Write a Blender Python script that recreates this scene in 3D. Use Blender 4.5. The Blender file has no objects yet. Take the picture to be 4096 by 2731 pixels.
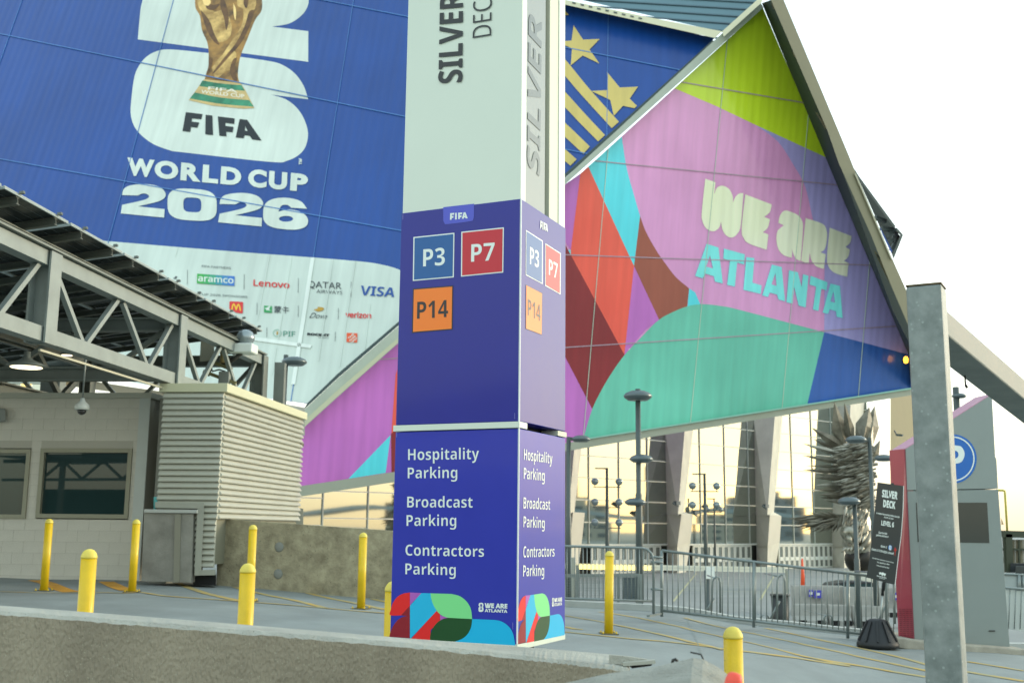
import bpy, bmesh, math, random
from mathutils import Vector, Matrix
from mathutils.geometry import tessellate_polygon
random.seed(7)
R = math.radians
scene = bpy.context.scene
COL = scene.collection

# ---------------------------------------------------------------- camera, world, sun, exposure
F = 4441.0; CX, CY = 2048.0, 1365.5
PITCH, ROLL = R(9.53), 0.0101
fw = Vector((0, math.cos(PITCH), math.sin(PITCH)))
r0 = Vector((1, 0, 0)); u0 = Vector((0, -math.sin(PITCH), math.cos(PITCH)))
rt = r0 * math.cos(ROLL) + u0 * math.sin(ROLL)
up = u0 * math.cos(ROLL) - r0 * math.sin(ROLL)
cam = bpy.data.cameras.new('camera'); cam_ob = bpy.data.objects.new('camera', cam); COL.objects.link(cam_ob)
M = Matrix.Identity(4)
for i in range(3):
    M[i][0] = rt[i]; M[i][1] = up[i]; M[i][2] = -fw[i]
cam_ob.matrix_world = M
cam.sensor_width = 36; cam.lens = 36 * F / 4096; cam.clip_start = 0.05; cam.clip_end = 6000
cam.dof.use_dof = True; cam.dof.focus_distance = 6.3; cam.dof.aperture_fstop = 5.6
scene.camera = cam_ob

SUN_EL, SUN_AZ = R(10), R(72)          # azimuth clockwise from the view axis (+Y)
world = bpy.data.worlds.new('World'); scene.world = world; world.use_nodes = True
wn = world.node_tree.nodes; wl = world.node_tree.links
bg = wn['Background']
sky = wn.new('ShaderNodeTexSky'); sky.sky_type = 'NISHITA'; sky.sun_disc = False
sky.sun_elevation = SUN_EL; sky.sun_rotation = SUN_AZ
sky.air_density = 1.0; sky.dust_density = 2.0; sky.ozone_density = 1.0
# thin high cloud veils the whole sky: pale above, warm towards the horizon
tcw = wn.new('ShaderNodeTexCoord'); sep = wn.new('ShaderNodeSeparateXYZ'); wl.new(tcw.outputs['Generated'], sep.inputs[0])
rmp = wn.new('ShaderNodeValToRGB'); cr = rmp.color_ramp
cr.elements[0].position = 0; cr.elements[0].color = (3.1, 2.75, 2.0, 1)
cr.elements[1].position = 1; cr.elements[1].color = (2.6, 3.3, 3.5, 1)
for p, c in ((.05, (3.8, 3.5, 2.7)), (.14, (4.3, 4.5, 4.0)), (.34, (4.0, 4.7, 4.75)), (.6, (3.1, 3.8, 4.0))):
    e = cr.elements.new(p); e.color = (*c, 1)
wl.new(sep.outputs[2], rmp.inputs[0])
cn = wn.new('ShaderNodeTexNoise'); cn.inputs['Scale'].default_value = 2.2; cn.inputs['Detail'].default_value = 5
cm = wn.new('ShaderNodeMapping'); cm.inputs['Scale'].default_value = (1, 1, 3.5); wl.new(tcw.outputs['Generated'], cm.inputs[0]); wl.new(cm.outputs[0], cn.inputs['Vector'])
cmr = wn.new('ShaderNodeMapRange'); cmr.inputs['From Min'].default_value = .3; cmr.inputs['From Max'].default_value = .7
cmr.inputs['To Min'].default_value = .62; cmr.inputs['To Max'].default_value = .9; wl.new(cn.outputs[0], cmr.inputs[0])
mixw = wn.new('ShaderNodeMix'); mixw.data_type = 'RGBA'; wl.new(cmr.outputs[0], mixw.inputs[0]); wl.new(sky.outputs[0], mixw.inputs[6]); wl.new(rmp.outputs[0], mixw.inputs[7])
wl.new(mixw.outputs[2], bg.inputs[0]); bg.inputs[1].default_value = 0.11
sl = bpy.data.lights.new('sun', 'SUN'); sl.energy = 0.5; sl.angle = R(18); sl.color = (1, .9, .72)
so = bpy.data.objects.new('sun', sl); COL.objects.link(so)
sd = Vector((math.sin(SUN_AZ) * math.cos(SUN_EL), math.cos(SUN_AZ) * math.cos(SUN_EL), math.sin(SUN_EL)))
so.rotation_euler = sd.to_track_quat('Z', 'Y').to_euler(); so.location = (30, -30, 60)
vs = scene.view_settings; vs.view_transform = 'Standard'; vs.look = 'None'; vs.exposure = 1.95; vs.gamma = 1; vs.use_curve_mapping = False

# ---------------------------------------------------------------- picture geometry helpers
def ray(x, y):
    return rt * ((x - CX) / F) - up * ((y - CY) / F) + fw
def atY(x, y, Y):
    d = ray(x, y); return d * (Y / d.y)
def atZ(x, y, Z):
    d = ray(x, y); return d * (Z / d.z)
class Plane:
    def __init__(s, P, a, b):
        s.P = Vector(P); n = Vector(a).cross(Vector(b)).normalized()
        if n.dot(-s.P) < 0: n = -n
        s.n = n
    def hit(s, x, y, off=0.0):
        d = ray(x, y); P = s.P + s.n * off
        return d * (P.dot(s.n) / d.dot(s.n))
def proj(p):
    p = Vector(p); z = p.dot(fw); return (CX + F * p.dot(rt) / z, CY - F * p.dot(up) / z)
def crop(x0, y0, k):
    return lambda x, y: (x0 + x * k, y0 + y * k)
DSP = crop(0, 0, 1.74150)
C1 = crop(0, 0, .6803); C2 = crop(0, 700, .6376); C3 = crop(0, 1500, .7851); C4 = crop(1500, 0, .638)
C5 = crop(1500, 750, .638); C6 = crop(1500, 1650, .6897); C7 = crop(2200, 0, .6378); C8 = crop(2200, 1000, .6378)
C9 = crop(2200, 1700, .6575); C10 = crop(3200, 1400, .8485); C11 = crop(3300, 600, .5739)
C12 = crop(700, 900, .38265); C13 = crop(3100, 1550, .5102); C14 = crop(3400, 1850, .3188)
C15 = crop(1500, 2300, .34014); C16 = crop(650, 1250, .29762); C18 = crop(2700, 650, .4145); C19 = crop(3700, 1800, .4464)

# ---------------------------------------------------------------- materials
def lin(h):
    h = h.lstrip('#'); o = []
    for i in (0, 2, 4):
        c = int(h[i:i + 2], 16) / 255
        o.append(c / 12.92 if c <= .04045 else ((c + .055) / 1.055) ** 2.4)
    return (*o, 1)
MATS = {}
def mat(name, col, rough=.6, metal=0, var=.0, vscale=3.0, bump=0.0, bscale=30.0, coat=0.0, detail=6, col2=None,
        emit=None, estr=0, stretch=None, spec=None, speck=None):
    if name in MATS: return MATS[name]
    m = bpy.data.materials.new(name); m.use_nodes = True; n = m.node_tree.nodes; l = m.node_tree.links
    b = n['Principled BSDF']
    c = lin(col) if isinstance(col, str) else (*col[:3], 1)
    b.inputs['Base Color'].default_value = c; b.inputs['Roughness'].default_value = rough; b.inputs['Metallic'].default_value = metal
    if spec is not None: b.inputs['Specular IOR Level'].default_value = spec
    if coat: b.inputs['Coat Weight'].default_value = coat; b.inputs['Coat Roughness'].default_value = .08
    tc = n.new('ShaderNodeTexCoord'); src = tc.outputs['Object']
    if stretch:
        mp = n.new('ShaderNodeMapping'); mp.inputs['Scale'].default_value = stretch; l.new(src, mp.inputs[0]); src = mp.outputs[0]
    if var or col2:
        nz = n.new('ShaderNodeTexNoise'); nz.inputs['Scale'].default_value = vscale; nz.inputs['Detail'].default_value = detail
        nz.inputs['Roughness'].default_value = .62
        l.new(src, nz.inputs['Vector']); rp = n.new('ShaderNodeValToRGB')
        rp.color_ramp.elements[0].position = .32; rp.color_ramp.elements[1].position = .68
        if col2:
            c2 = lin(col2) if isinstance(col2, str) else (*col2[:3], 1)
            rp.color_ramp.elements[0].color = c2; rp.color_ramp.elements[1].color = c
        else:
            rp.color_ramp.elements[0].color = tuple(v * (1 - var) for v in c[:3]) + (1,)
            rp.color_ramp.elements[1].color = tuple(min(1, v * (1 + var)) for v in c[:3]) + (1,)
        l.new(nz.outputs[0], rp.inputs[0]); out = rp.outputs[0]
        if speck:
            vz = n.new('ShaderNodeTexVoronoi'); vz.inputs['Scale'].default_value = speck[0]; l.new(tc.outputs['Object'], vz.inputs['Vector'])
            r2 = n.new('ShaderNodeValToRGB'); r2.color_ramp.elements[0].position = speck[1]; r2.color_ramp.elements[1].position = speck[1] + .06
            r2.color_ramp.elements[0].color = (1, 1, 1, 1); r2.color_ramp.elements[1].color = (0, 0, 0, 1)
            l.new(vz.outputs['Distance'], r2.inputs[0])
            mx = n.new('ShaderNodeMix'); mx.data_type = 'RGBA'; l.new(r2.outputs[0], mx.inputs[0]); l.new(out, mx.inputs[6])
            mx.inputs[7].default_value = lin(speck[2]); out = mx.outputs[2]
        l.new(out, b.inputs['Base Color'])
        rr = n.new('ShaderNodeMapRange'); rr.inputs['To Min'].default_value = max(0, rough - .08); rr.inputs['To Max'].default_value = min(1, rough + .08)
        l.new(nz.outputs[0], rr.inputs[0]); l.new(rr.outputs[0], b.inputs['Roughness'])
    if bump:
        bz = n.new('ShaderNodeTexNoise'); bz.inputs['Scale'].default_value = bscale; bz.inputs['Detail'].default_value = 5
        l.new(src, bz.inputs['Vector'])
        bp = n.new('ShaderNodeBump'); bp.inputs['Strength'].default_value = bump; bp.inputs['Distance'].default_value = .02
        l.new(bz.outputs[0], bp.inputs['Height']); l.new(bp.outputs[0], b.inputs['Normal'])
    if emit:
        b.inputs['Emission Color'].default_value = lin(emit); b.inputs['Emission Strength'].default_value = estr
    MATS[name] = m; return m
def facade_mat(name, col, axis, rough=.3, gain=1.0, coat=.6):
    """coloured film stretched on ribbed facade panels: fine ribs as relief, soft mottling, sheen painted as streaks"""
    if name in MATS: return MATS[name]
    c = [v * gain for v in lin(col)[:3]]
    m = bpy.data.materials.new(name); m.use_nodes = True; n = m.node_tree.nodes; l = m.node_tree.links
    b = n['Principled BSDF']; b.inputs['Roughness'].default_value = rough; b.inputs['Coat Weight'].default_value = coat; b.inputs['Coat Roughness'].default_value = .12
    tc = n.new('ShaderNodeTexCoord')
    nz = n.new('ShaderNodeTexNoise'); nz.inputs['Scale'].default_value = .12; nz.inputs['Detail'].default_value = 3
    l.new(tc.outputs['Object'], nz.inputs[0]); rp = n.new('ShaderNodeValToRGB')
    rp.color_ramp.elements[0].position = .3; rp.color_ramp.elements[1].position = .7
    rp.color_ramp.elements[0].color = (*[v * .9 for v in c], 1); rp.color_ramp.elements[1].color = (*[min(1, v * 1.1) for v in c], 1)
    l.new(nz.outputs[0], rp.inputs[0])
    d2 = n.new('ShaderNodeVectorMath'); d2.operation = 'DOT_PRODUCT'; d2.inputs[1].default_value = axis; l.new(tc.outputs['Object'], d2.inputs[0])
    sz = n.new('ShaderNodeSeparateXYZ'); l.new(tc.outputs['Object'], sz.inputs[0])
    cx = n.new('ShaderNodeCombineXYZ'); l.new(d2.outputs['Value'], cx.inputs[0])
    m6 = n.new('ShaderNodeMath'); m6.operation = 'MULTIPLY'; m6.inputs[1].default_value = .07; l.new(sz.outputs[2], m6.inputs[0]); l.new(m6.outputs[0], cx.inputs[1])
    n6 = n.new('ShaderNodeTexNoise'); n6.inputs['Scale'].default_value = 1.6; n6.inputs['Detail'].default_value = 4; l.new(cx.outputs[0], n6.inputs['Vector'])
    r6 = n.new('ShaderNodeMapRange'); r6.inputs['From Min'].default_value = .3; r6.inputs['From Max'].default_value = .7; r6.inputs['To Min'].default_value = .92; r6.inputs['To Max'].default_value = 1.07; l.new(n6.outputs[0], r6.inputs[0])
    mm = n.new('ShaderNodeVectorMath'); mm.operation = 'SCALE'; l.new(rp.outputs[0], mm.inputs[0]); l.new(r6.outputs[0], mm.inputs['Scale'])  # vertical streaks put into the colour imitate the film's sheen
    l.new(mm.outputs[0], b.inputs['Base Color'])
    dt = n.new('ShaderNodeVectorMath'); dt.operation = 'DOT_PRODUCT'; dt.inputs[1].default_value = axis
    l.new(tc.outputs['Object'], dt.inputs[0])
    ml = n.new('ShaderNodeMath'); ml.operation = 'MULTIPLY'; ml.inputs[1].default_value = 9.0; l.new(dt.outputs['Value'], ml.inputs[0])
    sn = n.new('ShaderNodeMath'); sn.operation = 'SINE'; l.new(ml.outputs[0], sn.inputs[0])
    bp = n.new('ShaderNodeBump'); bp.inputs['Strength'].default_value = .2; bp.inputs['Distance'].default_value = .03
    l.new(sn.outputs[0], bp.inputs['Height'])
    n2 = n.new('ShaderNodeTexNoise'); n2.inputs['Scale'].default_value = .5; n2.inputs['Detail'].default_value = 2
    l.new(tc.outputs['Object'], n2.inputs[0])
    b2 = n.new('ShaderNodeBump'); b2.inputs['Strength'].default_value = .25; b2.inputs['Distance'].default_value = .1
    l.new(n2.outputs[0], b2.inputs['Height']); l.new(bp.outputs[0], b2.inputs['Normal']); l.new(b2.outputs[0], b.inputs['Normal'])
    MATS[name] = m; return m

# ---------------------------------------------------------------- mesh builder and object helpers
class MB:
    def __init__(s): s.v = []; s.f = []; s.sm = []
    def quadbox(s, a, b):
        """solid between two same-length loops of points"""
        n = len(a); k = len(s.v); s.v += [Vector(p) for p in a] + [Vector(p) for p in b]
        s.f.append([k + i for i in range(n)][::-1]); s.f.append([k + n + i for i in range(n)])
        for i in range(n):
            j = (i + 1) % n; s.f.append([k + i, k + j, k + n + j, k + n + i])
        s.sm += [0] * (n + 2); return s
    def box(s, c, sx, sy, sz, ax=None):
        c = Vector(c); X, Y, Z = ax or (Vector((1, 0, 0)), Vector((0, 1, 0)), Vector((0, 0, 1)))
        lo = [c - X * sx / 2 * i - Y * sy / 2 * j - Z * sz / 2 for i, j in ((1, 1), (-1, 1), (-1, -1), (1, -1))]
        return s.quadbox(lo, [p + Z * sz for p in lo])
    def bar(s, a, b, w, h=None, upv=(0, 0, 1)):
        a = Vector(a); b = Vector(b); h = h or w; d = (b - a).normalized(); upv = Vector(upv)
        if abs(d.dot(upv)) > .98: upv = Vector((0, 1, 0))
        x = d.cross(upv).normalized(); y = x.cross(d).normalized()
        o = [x * i * w / 2 + y * j * h / 2 for i, j in ((-1, -1), (1, -1), (1, 1), (-1, 1))]
        return s.quadbox([a + q for q in o], [b + q for q in o])
    def ibeam(s, a, b, w, h, t, upv=(0, 0, 1)):
        a = Vector(a); b = Vector(b); d = (b - a).normalized(); upv = Vector(upv)
        if abs(d.dot(upv)) > .98: upv = Vector((0, 1, 0))
        x = d.cross(upv).normalized(); y = x.cross(d).normalized()
        pr = [(-w/2, -h/2), (w/2, -h/2), (w/2, -h/2+t), (t/2, -h/2+t), (t/2, h/2-t), (w/2, h/2-t), (w/2, h/2), (-w/2, h/2), (-w/2, h/2-t), (-t/2, h/2-t), (-t/2, -h/2+t), (-w/2, -h/2+t)]
        return s.quadbox([a + x * p + y * q for p, q in pr], [b + x * p + y * q for p, q in pr])
    def tube(s, pts, r, n=8, closed=False):
        pts = [Vector(p) for p in pts]; k0 = len(s.v); m = len(pts); prev = None
        rs = r if isinstance(r, (list, tuple)) else [r] * m
        for i, p in enumerate(pts):
            if closed: d = (pts[(i + 1) % m] - pts[i - 1]).normalized()
            else: d = (pts[min(i + 1, m - 1)] - pts[max(i - 1, 0)]).normalized()
            if prev is None:
                a = Vector((0, 0, 1)) if abs(d.z) < .9 else Vector((0, 1, 0)); x = d.cross(a).normalized()
            else: x = (prev - d * prev.dot(d)).normalized()
            prev = x; y = d.cross(x)
            for j in range(n):
                t = 2 * math.pi * j / n; s.v.append(p + (x * math.cos(t) + y * math.sin(t)) * rs[i])
        rng = range(m) if closed else range(m - 1)
        for i in rng:
            a = k0 + i * n; b = k0 + ((i + 1) % m) * n
            for j in range(n):
                q = (j + 1) % n; s.f.append([a + j, a + q, b + q, b + j]); s.sm.append(1)
        if not closed:
            s.f.append([k0 + j for j in range(n)][::-1]); s.f.append([k0 + (m - 1) * n + j for j in range(n)]); s.sm += [0, 0]
        return s
    def lathe(s, c, prof, n=16, ax=None, sx=1, sy=1):
        c = Vector(c); X, Y, Z = ax or (Vector((1, 0, 0)), Vector((0, 1, 0)), Vector((0, 0, 1)))
        k = len(s.v)
        for r, z in prof:
            for j in range(n):
                t = 2 * math.pi * j / n; s.v.append(c + X * math.cos(t) * r * sx + Y * math.sin(t) * r * sy + Z * z)
        for i in range(len(prof) - 1):
            for j in range(n):
                q = (j + 1) % n; s.f.append([k + i * n + j, k + i * n + q, k + (i + 1) * n + q, k + (i + 1) * n + j]); s.sm.append(1)
        s.f.append([k + j for j in range(n)][::-1]); s.f.append([k + (len(prof) - 1) * n + j for j in range(n)]); s.sm += [0, 0]
        return s
    def face(s, pts):
        k = len(s.v); s.v += [Vector(p) for p in pts]; s.f.append(list(range(k, k + len(pts)))); s.sm.append(0); return s
    def mesh(s, name, m, org=None):
        me = bpy.data.meshes.new(name); o = Vector(org) if org is not None else Vector((0, 0, 0))
        me.from_pydata([tuple(p - o) for p in s.v], [], s.f); me.materials.append(m)
        me.polygons.foreach_set('use_smooth', [bool(x) for x in s.sm]); me.update(); return me
def wpos(o):
    p = Vector((0, 0, 0))
    while o is not None: p += Vector(o.location); o = o.parent
    return p
def bevel(o, w, seg=2):
    b = o.modifiers.new('bevel', 'BEVEL'); b.width = w; b.segments = seg; b.limit_method = 'ANGLE'; b.angle_limit = R(40); return o
def tag(o, label, cat=None, group=None, kind=None):
    if label: o['label'] = label
    if cat: o['category'] = cat
    if group: o['group'] = group
    if kind: o['kind'] = kind
    return o
def thing(name, label, cat, loc, group=None):
    o = bpy.data.objects.new(name, None); COL.objects.link(o); o.location = loc; o.empty_display_size = .2
    return tag(o, label, cat, group)
def part(name, mb, m, parent=None, label=None, kind=None, bev=0):
    org = wpos(parent) if parent else (sum(mb.v, Vector((0, 0, 0))) / max(1, len(mb.v)) if False else Vector((0, 0, 0)))
    me = mb.mesh(name, m, org); o = bpy.data.objects.new(name, me); COL.objects.link(o)
    if parent: o.parent = parent
    if label: o['label'] = label
    if kind: o['kind'] = kind
    if bev: bevel(o, bev)
    return o
def single(name, mb, m, label, cat, group=None, kind=None, bev=0, loc=None):
    """a thing that is one mesh, origin at its own place"""
    if loc is None:
        loc = sum(mb.v, Vector((0, 0, 0))) / len(mb.v); loc.z = min(p.z for p in mb.v)
    me = mb.mesh(name, m, loc); o = bpy.data.objects.new(name, me); COL.objects.link(o); o.location = loc
    tag(o, label, cat, group, kind)
    if bev: bevel(o, bev)
    return o
def inst(name, me, parent, loc):
    o = bpy.data.objects.new(name, me); COL.objects.link(o); o.parent = parent; o.location = Vector(loc) - wpos(parent); return o
def copy_tree(o, parent=None, loc=None, label=None):
    c = o.copy(); COL.objects.link(c)
    if parent: c.parent = parent
    if loc is not None: c.location = loc
    if label: c['label'] = label
    for ch in o.children: copy_tree(ch, c)
    return c

# ---------------------------------------------------------------- flat print: polygons and lettering
def smooth(loop, T=None):
    """points (x, y) or (x, y, 1): runs of flagged points are joined by a spline"""
    n = len(loop); out = []
    P = [Vector((p[0], p[1])) for p in loop]; S = [len(p) > 2 for p in loop]
    for i in range(n):
        j = (i + 1) % n; out.append(P[i])
        if S[i] or S[j]:
            a, b = P[i], P[j]
            pa = P[i - 1] if S[i] else a - (b - a) * .5
            pb = P[(j + 1) % n] if S[j] else b + (b - a) * .5
            for t in (.2, .4, .6, .8):
                q = .5 * ((2 * a) + (b - pa) * t + (2 * pa - 5 * a + 4 * b - pb) * t * t + (3 * a - pa - 3 * b + pb) * t ** 3)
                out.append(q)
    return [T(q.x, q.y) if T else (q.x, q.y) for q in out]
def ell(cx, cy, rx, ry, n=32, p=1.0):
    o = []
    for i in range(n):
        t = 2 * math.pi * i / n; c, s = math.cos(t), math.sin(t)
        o.append((cx + rx * math.copysign(abs(c) ** p, c), cy + ry * math.copysign(abs(s) ** p, s)))
    return o
def sheet(name, loops, place, m, parent, label=None, kind=None):
    """loops in picture or face coordinates; place((x, y)) -> point in the world"""
    w = [[Vector((x, y, 0)) for x, y in lp] for lp in loops]
    tris = tessellate_polygon(w); flat = [p for lp in w for p in lp]
    mb = MB(); mb.v = [place(p.x, p.y) for p in flat]
    for t in tris:
        a, b, c = (mb.v[i] for i in t)
        if (b - a).cross(c - a).dot(-a) < 0: t = (t[0], t[2], t[1])
        mb.f.append(list(t)); mb.sm.append(0)
    return part(name, mb, m, parent, label, kind)
_tc = {}
def sans(t, bold=True):
    o = ''
    for ch in t:
        if 'A' <= ch <= 'Z': o += chr((0x1D5D4 if bold else 0x1D5A0) + ord(ch) - 65)
        elif 'a' <= ch <= 'z': o += chr((0x1D5EE if bold else 0x1D5BA) + ord(ch) - 97)
        elif '0' <= ch <= '9': o += chr((0x1D7EC if bold else 0x1D7E2) + ord(ch) - 48)
        else: o += ch
    return o
def glyphs(txt, off=0.0, shear=0.0, space=1.0, extr=0):
    key = (txt, off, shear, space)
    if key in _tc: return _tc[key]
    def ev(t):
        cu = bpy.data.curves.new('lettering', 'FONT'); cu.body = t; cu.offset = off; cu.shear = shear; cu.space_character = space
        cu.resolution_u = 4; cu.fill_mode = 'BOTH'; cu.dimensions = '2D'
        ob = bpy.data.objects.new('lettering', cu); COL.objects.link(ob)
        dg = bpy.context.evaluated_depsgraph_get(); me = bpy.data.meshes.new_from_object(ob.evaluated_get(dg))
        v = [(p.co.x, p.co.y) for p in me.vertices]; f = [list(p.vertices) for p in me.polygons]
        bpy.data.objects.remove(ob); bpy.data.curves.remove(cu); bpy.data.meshes.remove(me); return v, f
    hk = '\U0001D5DB' if ord(txt[0]) > 0x1D5D3 and (ord(txt[0]) < 0x1D608 or ord(txt[0]) > 0x1D7EB) else ('\U0001D5A7' if ord(txt[0]) > 0x1D000 else 'H')
    if (hk, off) not in _tc:
        v, f = ev(hk); _tc[(hk, off)] = (min(p[1] for p in v), max(p[1] for p in v))
    y0, y1 = _tc[(hk, off)]
    v, f = ev(txt); x0 = min(p[0] for p in v); x1 = max(p[0] for p in v)
    v = [((p[0] - x0) / (x1 - x0), (p[1] - y0) / (y1 - y0)) for p in v]
    _tc[key] = (v, f); return v, f
def text(txt, T, quad, place, m, parent, off=0.0, shear=0.0, space=1.0, name='lettering', label=None):
    """quad = tl, bl, br, tr of the capitals, in the coordinates T maps"""
    v, f = glyphs(txt, off, shear, space)
    tl, bl, br, tr = [Vector(T(*q)) for q in quad]
    mb = MB()
    for u, w in v:
        q = (bl * (1 - u) + br * u) * (1 - w) + (tl * (1 - u) + tr * u) * w
        mb.v.append(place(q.x, q.y))
    for g in f:
        a, b, c = (mb.v[i] for i in g[:3])
        n = Vector((0, 0, 0))
        for i in range(len(g)):
            n += mb.v[g[i]].cross(mb.v[g[(i + 1) % len(g)]])
        if n.dot(-a) < 0: g = g[::-1]
        mb.f.append(g); mb.sm.append(0)
    return part(name, mb, m, parent, label)

# ================================================================ GROUND
def zrel(px, py, Y): return atY(px * 1.7415, py * 1.7415, Y)
_ctl = [zrel(95, 1357, 17.05), zrel(302, 1358, 16.95), zrel(575, 1380, 16.1), zrel(828, 1398, 16.2), zrel(1398, 1455, 15.0),
        zrel(1520, 1405, 20), zrel(1760, 1440, 19.5), zrel(2000, 1464, 19), zrel(2190, 1484, 17.6), zrel(0, 1328, 20), zrel(330, 1334, 20), zrel(498, 1340, 20), zrel(890, 1374, 19),
        Vector((-3.24, 8.5, -1.28)), Vector((-2.03, 8.5, -1.38)), Vector((1.39, 7, -1.68)), Vector((4.5, 12, -1.88)), Vector((-9, 9, -1.1)), Vector((7.5, 19, -1.95)),
        Vector((0, 2, -1.75)), Vector((6, 3, -2.2)), Vector((-6, 3, -1.3)), Vector((-14, 20, -1.0)), Vector((-14, 8, -1.0)), Vector((14, 18, -2.3)), Vector((13, 8, -2.4))]
def gz(x, y):
    a = b = 0
    for c in _ctl:
        d = ((x - c.x) ** 2 + (y - c.y) ** 2 + .6) ** 1.7
        a += (c.z + .07 * (c.x - x) * .5 ) / d; b += 1 / d
    return a / b
PLAZA = -4.05
def gpt(px, py, T=DSP, off=0.0):
    x, y = T(px, py); d = ray(x, y); lo, hi = 1.5, 40.0
    for _ in range(40):
        mid = (lo + hi) / 2; p = d * mid
        if p.z > gz(p.x, p.y) + off: lo = mid
        else: hi = mid
    p = d * lo; return Vector((p.x, p.y, gz(p.x, p.y) + off))

m_deck = mat('deck_concrete', (.225, .25, .24), .75, var=.17, vscale=.9, detail=10, bump=.25, bscale=60, speck=(24, .05, '#6d7672'))
m_plaza = mat('plaza_concrete', (.24, .26, .25), .8, var=.12, vscale=.25, bump=.1, bscale=8)
m_yline = mat('worn_yellow_paint', '#c09a3a', .7, var=.3, vscale=6, col2='#9c9a78')
# deck slab (ends just behind the crowd fence on the right, behind the booth on the left)
def deck_edge(x):
    pts = [(-40, 46), (-2, 30), (0.5, 20.6), (2.6, 20.4), (6.6, 19.4), (9, 19.6), (11, 21.5), (24, 26)]
    if x <= pts[0][0]: return pts[0][1]
    for (a, b), (c, d) in zip(pts, pts[1:]):
        if x <= c: return b + (d - b) * (x - a) / (c - a)
    return pts[-1][1]
mb = MB(); NX, NY = 90, 60
for i in range(NX + 1):
    x = -26 + 44 * i / NX; e = deck_edge(x)
    for j in range(NY + 1):
        y = -8 + (e + 8) * j / NY; mb.v.append(Vector((x, y, gz(x, y))))
for i in range(NX):
    for j in range(NY):
        k = i * (NY + 1) + j; mb.f.append([k, k + NY + 1, k + NY + 2, k + 1]); mb.sm.append(1)
for i in range(NX):
    a = mb.v[i * (NY + 1) + NY]; b = mb.v[(i + 1) * (NY + 1) + NY]
    mb.face([a, b, Vector((b.x, b.y, PLAZA - .2)), Vector((a.x, a.y, PLAZA - .2))])
deck = part('deck_slab', mb, m_deck, kind='structure')
mb = MB(); mb.face([(-1500, -1500, PLAZA), (1500, -1500, PLAZA), (1500, 2500, PLAZA), (-1500, 2500, PLAZA)])
part('ground', mb, m_plaza, kind='structure')
# low kerb that closes the deck edge behind the fence
mb = MB(); prev = None
for i in range(60):
    x = 0.2 + 17 * i / 59; y = deck_edge(x) - .12; p = Vector((x, y, gz(x, y)))
    if prev: mb.bar(prev + Vector((0, 0, .05)), p + Vector((0, 0, .05)), .22, .12)
    prev = p
part('deck_kerb', mb, mat('kerb_concrete', (.42, .44, .41), .8, var=.1, bump=.2), kind='structure')

def gline(pts, w, T=DSP, name='painted_line', m=m_yline):
    mb = MB(); P = []
    for (a, b) in zip(pts, pts[1:]):
        pa, pb = gpt(*a, T), gpt(*b, T); n = max(2, int((pb - pa).length / .35))
        for i in range(n): P.append(pa.lerp(pb, i / n))
    P.append(gpt(*pts[-1], T)); L = []
    for i, p in enumerate(P):
        d = (P[min(i + 1, len(P) - 1)] - P[max(0, i - 1)]); s = Vector((d.y, -d.x, 0)).normalized() * w / 2
        L.append([Vector((q.x, q.y, gz(q.x, q.y) + .006)) for q in (p - s, p + s)])
    for a, b in zip(L, L[1:]): mb.face([a[0], a[1], b[1], b[0]])
    o = part(name, mb, m, None, kind='structure'); return o
for ps in ([(180, 1045), (240, 1060), (300, 1085), (365, 1105)], [(540, 1052), (655, 1097)]):
    gline(ps, .26, C3, m=mat('orange_yellow_paint', '#c88f28', .7, var=.25, vscale=5))
for ps in ([(905, 1060), (1050, 1112), (1215, 1150)], [(1200, 1080), (1400, 1128), (1650, 1185)], [(1570, 1110), (1760, 1152), (1965, 1195)], [(1900, 1140), (1990, 1160)]):
    gline(ps, .14, C3)
gline([(0, 1103), (370, 1109), (630, 1110), (720, 1106), (830, 1124), (1050, 1140), (1300, 1158), (1620, 1184), (1960, 1212)], .09, C3)
gline([(90, 1158), (300, 1193), (600, 1257), (850, 1318), (1050, 1365)], .10, C9)
gline([(300, 1135), (560, 1176), (800, 1228), (1100, 1300), (1500, 1395), (1825, 1465)], .10, C9)
gline([(820, 1172), (1250, 1270), (1825, 1395)], .10, C9)
gline([(1310, 1235), (1600, 1296), (1825, 1342)], .10, C9)
gline([(90, 1225), (150, 1240), (200, 1243)], .10, C9)
gline([(90, 1258), (500, 1300), (1050, 1360), (1500, 1415), (1825, 1465)], .09, C9)
gline([(0, 1345), (250, 1398), (600, 1483), (800, 1518), (1056, 1560)], .10, C10)
gline([(0, 1385), (300, 1450), (600, 1512)], .10, C10)
gline([(0, 1440), (300, 1490), (590, 1540)], .09, C10)
gline([(790, 1468), (1056, 1511)], .09, C10)
gline([(835, 1175), (860, 1250), (905, 1350), (925, 1400)], .012, C9, 'crack_line', mat('crack_dark', (.22, .25, .24), .9))

# ================================================================ STADIUM
stad = thing('stadium', 'huge stadium with leaning blue and multicoloured banner facades over a mirrored glass wall', 'stadium', (10, 100, PLAZA))
hR = Vector((.937, .349, 0)); vR = up.copy() + rt * .085            # the coloured wing leans out over the plaza
PR = Plane(atY(2786, 1654, 85), hR, vR)
dg0 = PR.hit(1193, 1724); dg1 = PR.hit(3051, 32)                    # the diagonal where both wings meet
vB = (fw + rt * (225 * 1.7415 / F) - up * (-4514 * 1.7415 / F)).normalized()
PB = Plane(dg0, dg1 - dg0, vB)
axR = tuple(hR.normalized()); hB = (PB.n.cross(Vector((0, 0, 1)))).normalized(); axB = tuple(hB)
def on(P, off): return lambda x, y: P.hit(x, y, off)
def S(T, *pts): return [T(p[0], p[1]) + ((1,) if len(p) > 2 else ()) for p in pts]

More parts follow.
